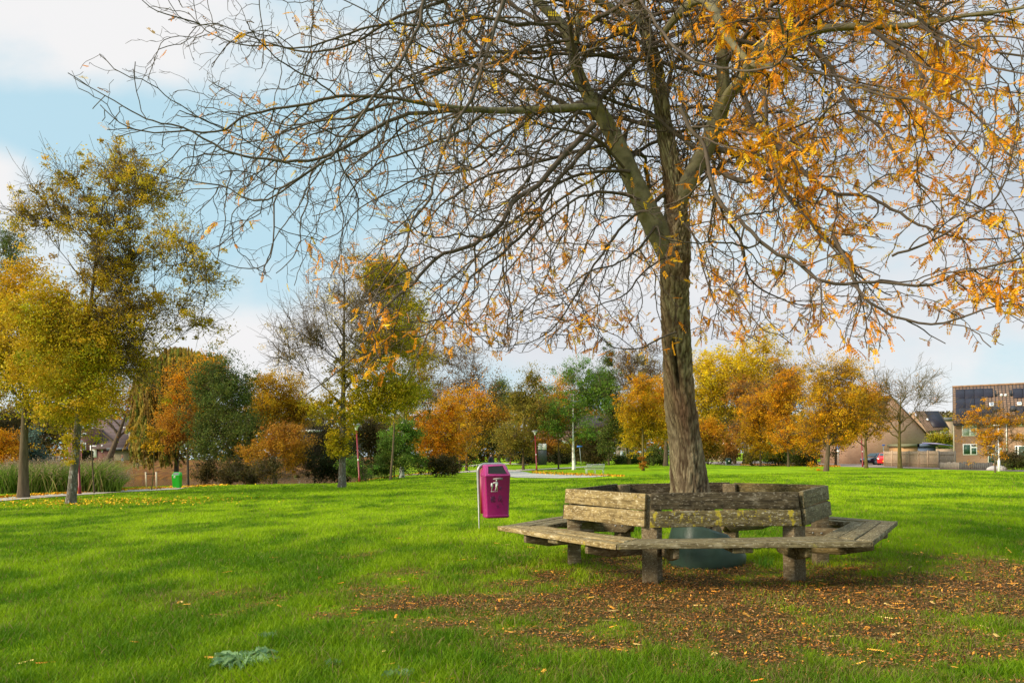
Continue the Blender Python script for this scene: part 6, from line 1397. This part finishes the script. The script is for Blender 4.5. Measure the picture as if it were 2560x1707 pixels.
mb = MB(); mb.tube([(-.31, .0, -.2), (-.31, .0, .5)], .04, 8); mesh_local(mb, 'post', M['signback'], g_)
mb = MB(); mb.prism([(-.05, .50), (.10, .45), (.12, .58), (.02, .66), (-.06, .60)], -.21, -.203); mesh_local(mb, 'pictogram', M['white_print'], g_)
# ---- stakes of the young tree
for dx, lb in ((-12, 'left wooden support stake of the young staked tree'), (13, 'right wooden support stake of the young staked tree')):
    b = GD(378+dx, 47.5); r_ = empty('tree_stake', b, 0, lb, 'stake'); mb = MB(); mb.tube([(0, 0, -.2), (-.03 if dx < 0 else 0, 0, 1.02)], .045, 8); mesh_local(mb, 'stake', M['cream'], r_)
    mb = MB(); x1 = (.30 if dx < 0 else -.32); mb.box((min(0, x1), -.02, .88), (max(0, x1), .0, .94)); mesh_local(mb, 'strap', M['black'], r_)
# ---- metal park bench
pb = GD(1487, 66); r_ = empty('park_bench', pb, R(188), 'silver grey metal park bench with slatted back on the gravel plaza edge', 'bench')
W2 = 1.55; M['benchmetal'] = mat('pale_bench_metal', (.62, .62, .58), .5)
for i in range(6): mb = MB(); mb.tube([(-W2/2, .22-.085*i, .44), (W2/2, .22-.085*i, .44)], .022, 6); mesh_local(mb, 'seat_bar', M['benchmetal'], r_)
for i in range(3):
    mb = MB(); x0 = -W2/2+i*W2/3+.02; x1 = x0+W2/3-.04
    for j in range(11): x = x0+(x1-x0)*j/10; mb.tube([(x, .26, .46), (x, .36, .86)], .010, 5)
    mb.tube([(x0, .26, .46), (x1, .26, .46)], .016, 6); mb.tube([(x0, .36, .86), (x1, .36, .86)], .018, 6); mesh_local(mb, 'back_panel', M['benchmetal'], r_)
for sx in (-1, 0, 1):
    for yy in (.20, -.18): mb = MB(); mb.tube([(sx*W2*.46, yy, -.05), (sx*W2*.46, yy, .43)], .022, 6); mesh_local(mb, 'leg', M['benchmetal'], r_)
for sx in (-1, 1): mb = MB(); mb.tube([(sx*W2*.50, .30, .64), (sx*W2*.50, -.18, .66), (sx*W2*.50, -.22, .60), (sx*W2*.50, -.20, .44)], .020, 6); mesh_local(mb, 'armrest', M['benchmetal'], r_)
# ---- people
def skinned(name, verts, edges, radii, m, parent, sub=2, root=0):
    me = bpy.data.meshes.new(name); me.from_pydata(verts, edges, []); me.materials.append(m); o = bpy.data.objects.new(name, me); C.objects.link(o); o.parent = parent
    s = o.modifiers.new('skin', 'SKIN'); s.use_smooth_shade = True
    for i, r in enumerate(radii): v_ = me.skin_vertices[0].data[i]; v_.radius = r if isinstance(r, tuple) else (r, r); v_.use_root = (i == root)
    o.modifiers.new('sub', 'SUBSURF').levels = sub; o.modifiers['sub'].render_levels = sub; return o
def person(px, d, H, rot, label, coatm, legm, hairm, stride=.28, arm_fwd=.1):
    b = GD(px, d); r_ = empty('person', b, rot, label, 'person'); k = H/1.78; skin_m = mat('skin_tone', (.48, .27, .19), .6) if 'skin_tone' not in bpy.data.materials else bpy.data.materials['skin_tone']
    V = [(0, 0, .95), (0, 0, 1.15), (0, .0, 1.38), (0, 0, 1.50), (0, -.01, 1.60), (0, -.015, 1.70), (-.19, 0, 1.42), (.19, 0, 1.42), (-.24, arm_fwd, 1.15), (.24, -arm_fwd, 1.15), (-.23, -.06+arm_fwd, .92), (.23, -.16, .93),
         (-.10, 0, .90), (.10, 0, .90), (-.10, -stride*.5, .50), (.10, stride*.3, .50), (-.10, -stride*.8, .07), (.10, stride, .12), (-.10, -stride*.8-.17, .04), (.10, stride-.14, .05), (-.23, -.09+arm_fwd, .82), (.23, -.20, .83)]
    V = [(x*k, y*k, z*k) for x, y, z in V]
    E = [(0, 1), (1, 2), (2, 3), (3, 4), (4, 5), (2, 6), (2, 7), (6, 8), (8, 10), (7, 9), (9, 11), (0, 12), (0, 13), (12, 14), (13, 15), (14, 16), (15, 17), (16, 18), (17, 19), (10, 20), (11, 21)]
    rd = [.13, .13, .14, .06, .085, .08, .07, .07, .048, .048, .035, .035, .10, .10, .065, .065, .045, .045, .035, .035, .03, .03]
    skinned('body', V, E, [q*k for q in rd], skin_m, r_)
    jj = [0, 1, 2, 6, 7, 8, 9, 10, 11]; mp_ = {j: i for i, j in enumerate(jj)}
    cv = [V[j] for j in jj]; cv[0] = (0, 0, .82*k); ce = [(mp_[a], mp_[b_]) for a, b_ in E if a in mp_ and b_ in mp_]; cr = [.19, .18, .185, .10, .10, .08, .08, .06, .06]
    skinned('coat', cv+[(0, .02*k, 1.50*k)], ce+[(2, 9)], [q*k for q in cr]+[.10*k], coatm, r_)
    jj = [0, 12, 13, 14, 15, 16, 17]; mp_ = {j: i for i, j in enumerate(jj)}; skinned('trousers', [V[j] for j in jj], [(mp_[a], mp_[b_]) for a, b_ in E if a in mp_ and b_ in mp_], [q*k for q in (.15, .12, .12, .09, .09, .07, .07)], legm, r_)
    skinned('hair', [(0, .02*k, 1.66*k), (0, .02*k, 1.73*k)], [(0, 1)], [.09*k, .085*k], hairm, r_, 1)
person(1228, 76, 1.80, R(60), 'person with short brown hair in a dark navy jacket walking away behind the magenta bin', mat('navy_coat', (.016, .018, .035), .8), mat('dark_trousers', (.02, .02, .025), .8), mat('brown_hair', (.10, .05, .03), .8))
person(306, 112, 1.15, R(-80), 'small child in a peach orange jumper walking on the leafy bank', mat('peach_jumper', (.62, .30, .17), .8), mat('pale_jeans', (.25, .32, .42), .8), mat('fair_hair', (.22, .10, .05), .8))
# ---- cars
def car(label, px, d, rot, paint, lights_front=True, L_=4.2, W2=1.75, H_=1.48):
    b = GD(px, d); root = empty('parked_car', b, rot, label, 'car')
    # stations along x (front at +x): x, z_bottom, z_belt, z_roof, half width low, half width roof
    st = [(-2.10, .42, .72, .74, .66, .50), (-2.05, .28, .88, .92, .80, .60), (-1.85, .24, .93, 1.10, .86, .62), (-1.45, .22, .95, 1.38, .875, .62), (-.8, .20, .95, 1.47, .88, .63), (.0, .20, .94, 1.48, .88, .63), (.45, .20, .93, 1.38, .88, .62),
          (1.10, .20, .92, .98, .87, .66), (1.45, .22, .88, .90, .86, .66), (1.85, .24, .78, .80, .80, .60), (2.05, .30, .62, .64, .70, .54), (2.10, .42, .56, .57, .62, .48)]
    ring = []
    for (x, zb, zm, zr_, wl, wr_) in st:
        ring.append([(x, -wl*.9, zb), (x, -wl, zb+.12), (x, -wl, zm-.12), (x, -wl*.965, zm), (x, -wr_, max(zr_-.05, zm+.005)), (x, -wr_*.8, max(zr_, zm+.01)), (x, wr_*.8, max(zr_, zm+.01)), (x, wr_, max(zr_-.05, zm+.005)), (x, wl*.965, zm), (x, wl, zm-.12), (x, wl, zb+.12), (x, wl*.9, zb)])
    k = 12; v = [p for r_ in ring for p in r_]; q = [(a*k+i, a*k+(i+1) % k, (a+1)*k+(i+1) % k, (a+1)*k+i) for a in range(len(st)-1) for i in range(k)]
    mb = MB(); mb.add(v, quads=q, ngons=[list(range(k)), [(len(st)-1)*k+i for i in range(k)][::-1]]); o = mb.build('body', paint, None, smooth=True, bevel=.02, seg=2); o.parent = root
    gl = M['glass']
    def quadp(name, pts, m, off=(0, 0, 0)):
        mb = MB(); mb.add([(p[0]+off[0], p[1]+off[1], p[2]+off[2]) for p in pts], quads=[(0, 1, 2, 3)]); return mesh_local(mb, name, m, root)
    e = .012
    quadp('windscreen', [(1.08, -.66, 1.0), (1.08, .66, 1.0), (.50, .52, 1.37), (.50, -.52, 1.37)], gl, (e*2, 0, e*2)); quadp('rear_window', [(-1.88, .62, 1.08), (-1.88, -.62, 1.08), (-1.48, -.52, 1.37), (-1.48, .52, 1.37)], gl, (-e*2, 0, e*2))
    for sg in (-1, 1):
        quadp('side_window', [(-1.35, sg*.855, .99), (-.30, sg*.86, .98), (-.30, sg*.66, 1.38), (-1.15, sg*.66, 1.36)], gl, (0, sg*.02, 0)); quadp('side_window', [(-.22, sg*.86, .98), (.85, sg*.85, .98), (.40, sg*.66, 1.34), (-.22, sg*.66, 1.38)], gl, (0, sg*.02, 0))
        for x in (-1.28, 1.32):
            Mx = Matrix.Translation((x, sg*.80, .32)) @ Matrix.Rotation(R(90), 4, 'X')
            mb = MB(); mb.lathe([(.001, -.10), (.20, -.10), (.315, -.09), (.325, 0), (.315, .09), (.20, .10), (.001, .10)], 24, Mx); w_ = mesh_local(mb, 'wheel', M['tyre'], root)
            mb = MB(); mb.lathe([(.001, -.115), (.19, -.108), (.20, -.10), (.20, .10), (.19, .108), (.001, .115)], 16, Mx); mesh_local(mb, 'rim', M['galv'], w_)
        mb = MB(); mb.box((1.88, sg*.50-.14, .60), (2.06, sg*.50+.14, .74), None); mesh_local(mb, 'headlight', M['lampwhite'], root, bevel=.03)
        mb = MB(); mb.box((-2.07, sg*.66-.10, .68), (-1.98, sg*.66+.10, .92)); mesh_local(mb, 'tail_light', mat('tail_red', (.35, .005, .01), .3) if 'tail_red' not in bpy.data.materials else bpy.data.materials['tail_red'], root, bevel=.02)
        mb = MB(); mb.box((.62, sg*.95-.09, .96), (.72, sg*.95+.09, 1.08)); mesh_local(mb, 'mirror', paint, root, bevel=.02)
    for x in (2.115, -2.115): mb = MB(); mb.box((x-.01, -.26, .44), (x+.01, .26, .55)); mesh_local(mb, 'number_plate', M['plate'], root)
car('dark blue hatchback parked with its nose towards the lamp, partly behind the tan fence', 2193, 95, R(205), mat('dark_blue_paint', (.012, .016, .035), .25, coat=1))
car('bright red car showing only its tail beside the tan fence end', 2217, 91, R(60), mat('red_paint', (.55, .01, .012), .25, coat=1))
car('silver lilac car seen from behind over the grey green bush', 2009, 118, R(78), mat('silver_paint', (.42, .38, .44), .25, .4, coat=1))
# ---- stones and kerb in the front garden
for i, (x, y) in enumerate(((2483, 1171), (2504, 1171.5))):
    b = GD(x, 62); r = np.random.default_rng(50+i); bm = bmesh.new(); bmesh.ops.create_icosphere(bm, subdivisions=3, radius=.3)
    for v_ in bm.verts: v_.co = Vector((v_.co.x*1.7, v_.co.y, v_.co.z*.9))*(1+.12*math.sin(v_.co.x*9+i)+.08*math.sin(v_.co.y*13))
    me = bpy.data.meshes.new('garden_boulder'); bm.to_mesh(me); bm.free(); me.materials.append(M['signback'] if False else mat('pale_stone_%s' % 'ab'[i], (.36, .33, .31), .9, noise=(6, .3, U1), bump=(8, .5, U1, .05))); o = bpy.data.objects.new('garden_boulder', me); C.objects.link(o); o.location = b+Vector((0, 0, .1)); setp(o, ('pale boulder left of the white lamp post foot', 'pale boulder right of the white lamp post foot')[i], 'boulder')
# ---- grey green rosette weeds in the foreground
def weed(px, py, rad, n_, label, sc=1):
    b = G(px, py); root = empty('thistle_rosette', b, 0, label, 'weed'); r = np.random.default_rng(int(px)); V = []; Q = []; Cc = []; k0 = 0
    for i in range(n_):
        a = r.random()*6.28; ln = rad*(.35+.65*r.random()); w_ = ln*.17; up = .2+.6*r.random(); m = 9
        d = np.array([math.cos(a), math.sin(a), 0]); s = np.array([-math.sin(a), math.cos(a), 0])
        for j in range(m):
            t = j/(m-1); cen = np.array(b)+d*ln*t+np.array([0, 0, .02+ln*up*(t-.85*t*t)*1.1]); lob = (1 if j % 2 else .45)*math.sin(math.pi*min(1, .12+t*.92))**.7
            ru = .012*r.normal(); V += [cen-s*w_*lob+np.array([0, 0, .015+ru]), cen+np.array([0, 0, -.004]), cen+s*w_*lob+np.array([0, 0, .015-ru])]
            Cc += [np.array([.20, .33, .13])*(.7+.5*r.random()), np.array([.32, .46, .24]), np.array([.20, .33, .13])*(.7+.5*r.random())]
            if j: q0 = k0+3*(j-1); Q += [(q0, q0+1, q0+4, q0+3), (q0+1, q0+2, q0+5, q0+4)]
        k0 += 3*m
    fastmesh('leaves', np.array(V), [np.array(Q)], M['blade'], root, cols=np.array(Cc))
weed(605, 1668, .25, 64, 'large grey green thistle rosette in the foreground grass')
weed(985, 1700, .12, 12, 'small grey green rosette cut by the bottom edge of the picture')
weed(670, 1600, .12, 8, 'small flat grey green rosette just beyond the large one')
weed(836, 1668, .07, 6, 'tiny grey green leaf cluster beside the bare soil patch')
for (px, py) in ((1840, 1412), (1640, 1395), (1700, 1398), (1880, 1405)):
    b = G(px, py); r = np.random.default_rng(px); n_ = 40; root = None
# tufts of long grass by the collar
def tuft(px, py, label, n_=70, h=.16):
    b = G(px, py); r = np.random.default_rng(px); V = []; Q = []; T = []; Cc = []
    for i in range(n_):
        o_ = np.array([r.normal()*.06, r.normal()*.05, 0]); p = np.array(b)+o_; p[2] = hz(p[0], p[1]); a = r.random()*6.28; hh = h*(.5+.6*r.random()); ln = hh*.6*r.random(); la = r.random()*6.28
        w2 = np.array([math.cos(a), math.sin(a), 0])*.0035; l2 = np.array([math.cos(la), math.sin(la), 0])*ln; k = len(V)
        V += [p-w2, p+w2, p-w2*.7+l2*.35+[0, 0, hh*.6], p+w2*.7+l2*.35+[0, 0, hh*.6], p+l2+[0, 0, hh]]; Q.append((k, k+1, k+3, k+2)); T.append((k+2, k+3, k+4)); Cc += [np.array([.10, .24, .02])*(.7+.6*r.random())]*5
    root = empty('grass_tuft', b, 0, label, 'grass tuft'); fastmesh('blades', np.array(V), [np.array(Q), np.array(T)], M['blade'], root, cols=np.array(Cc))
tuft(1915, 1420, 'dense tuft of long grass before the dark end of the collar'); tuft(1722, 1402, 'thin tuft of grass in front of the green collar', 16); tuft(1790, 1400, 'sparse long blades between the two tufts at the collar', 10)
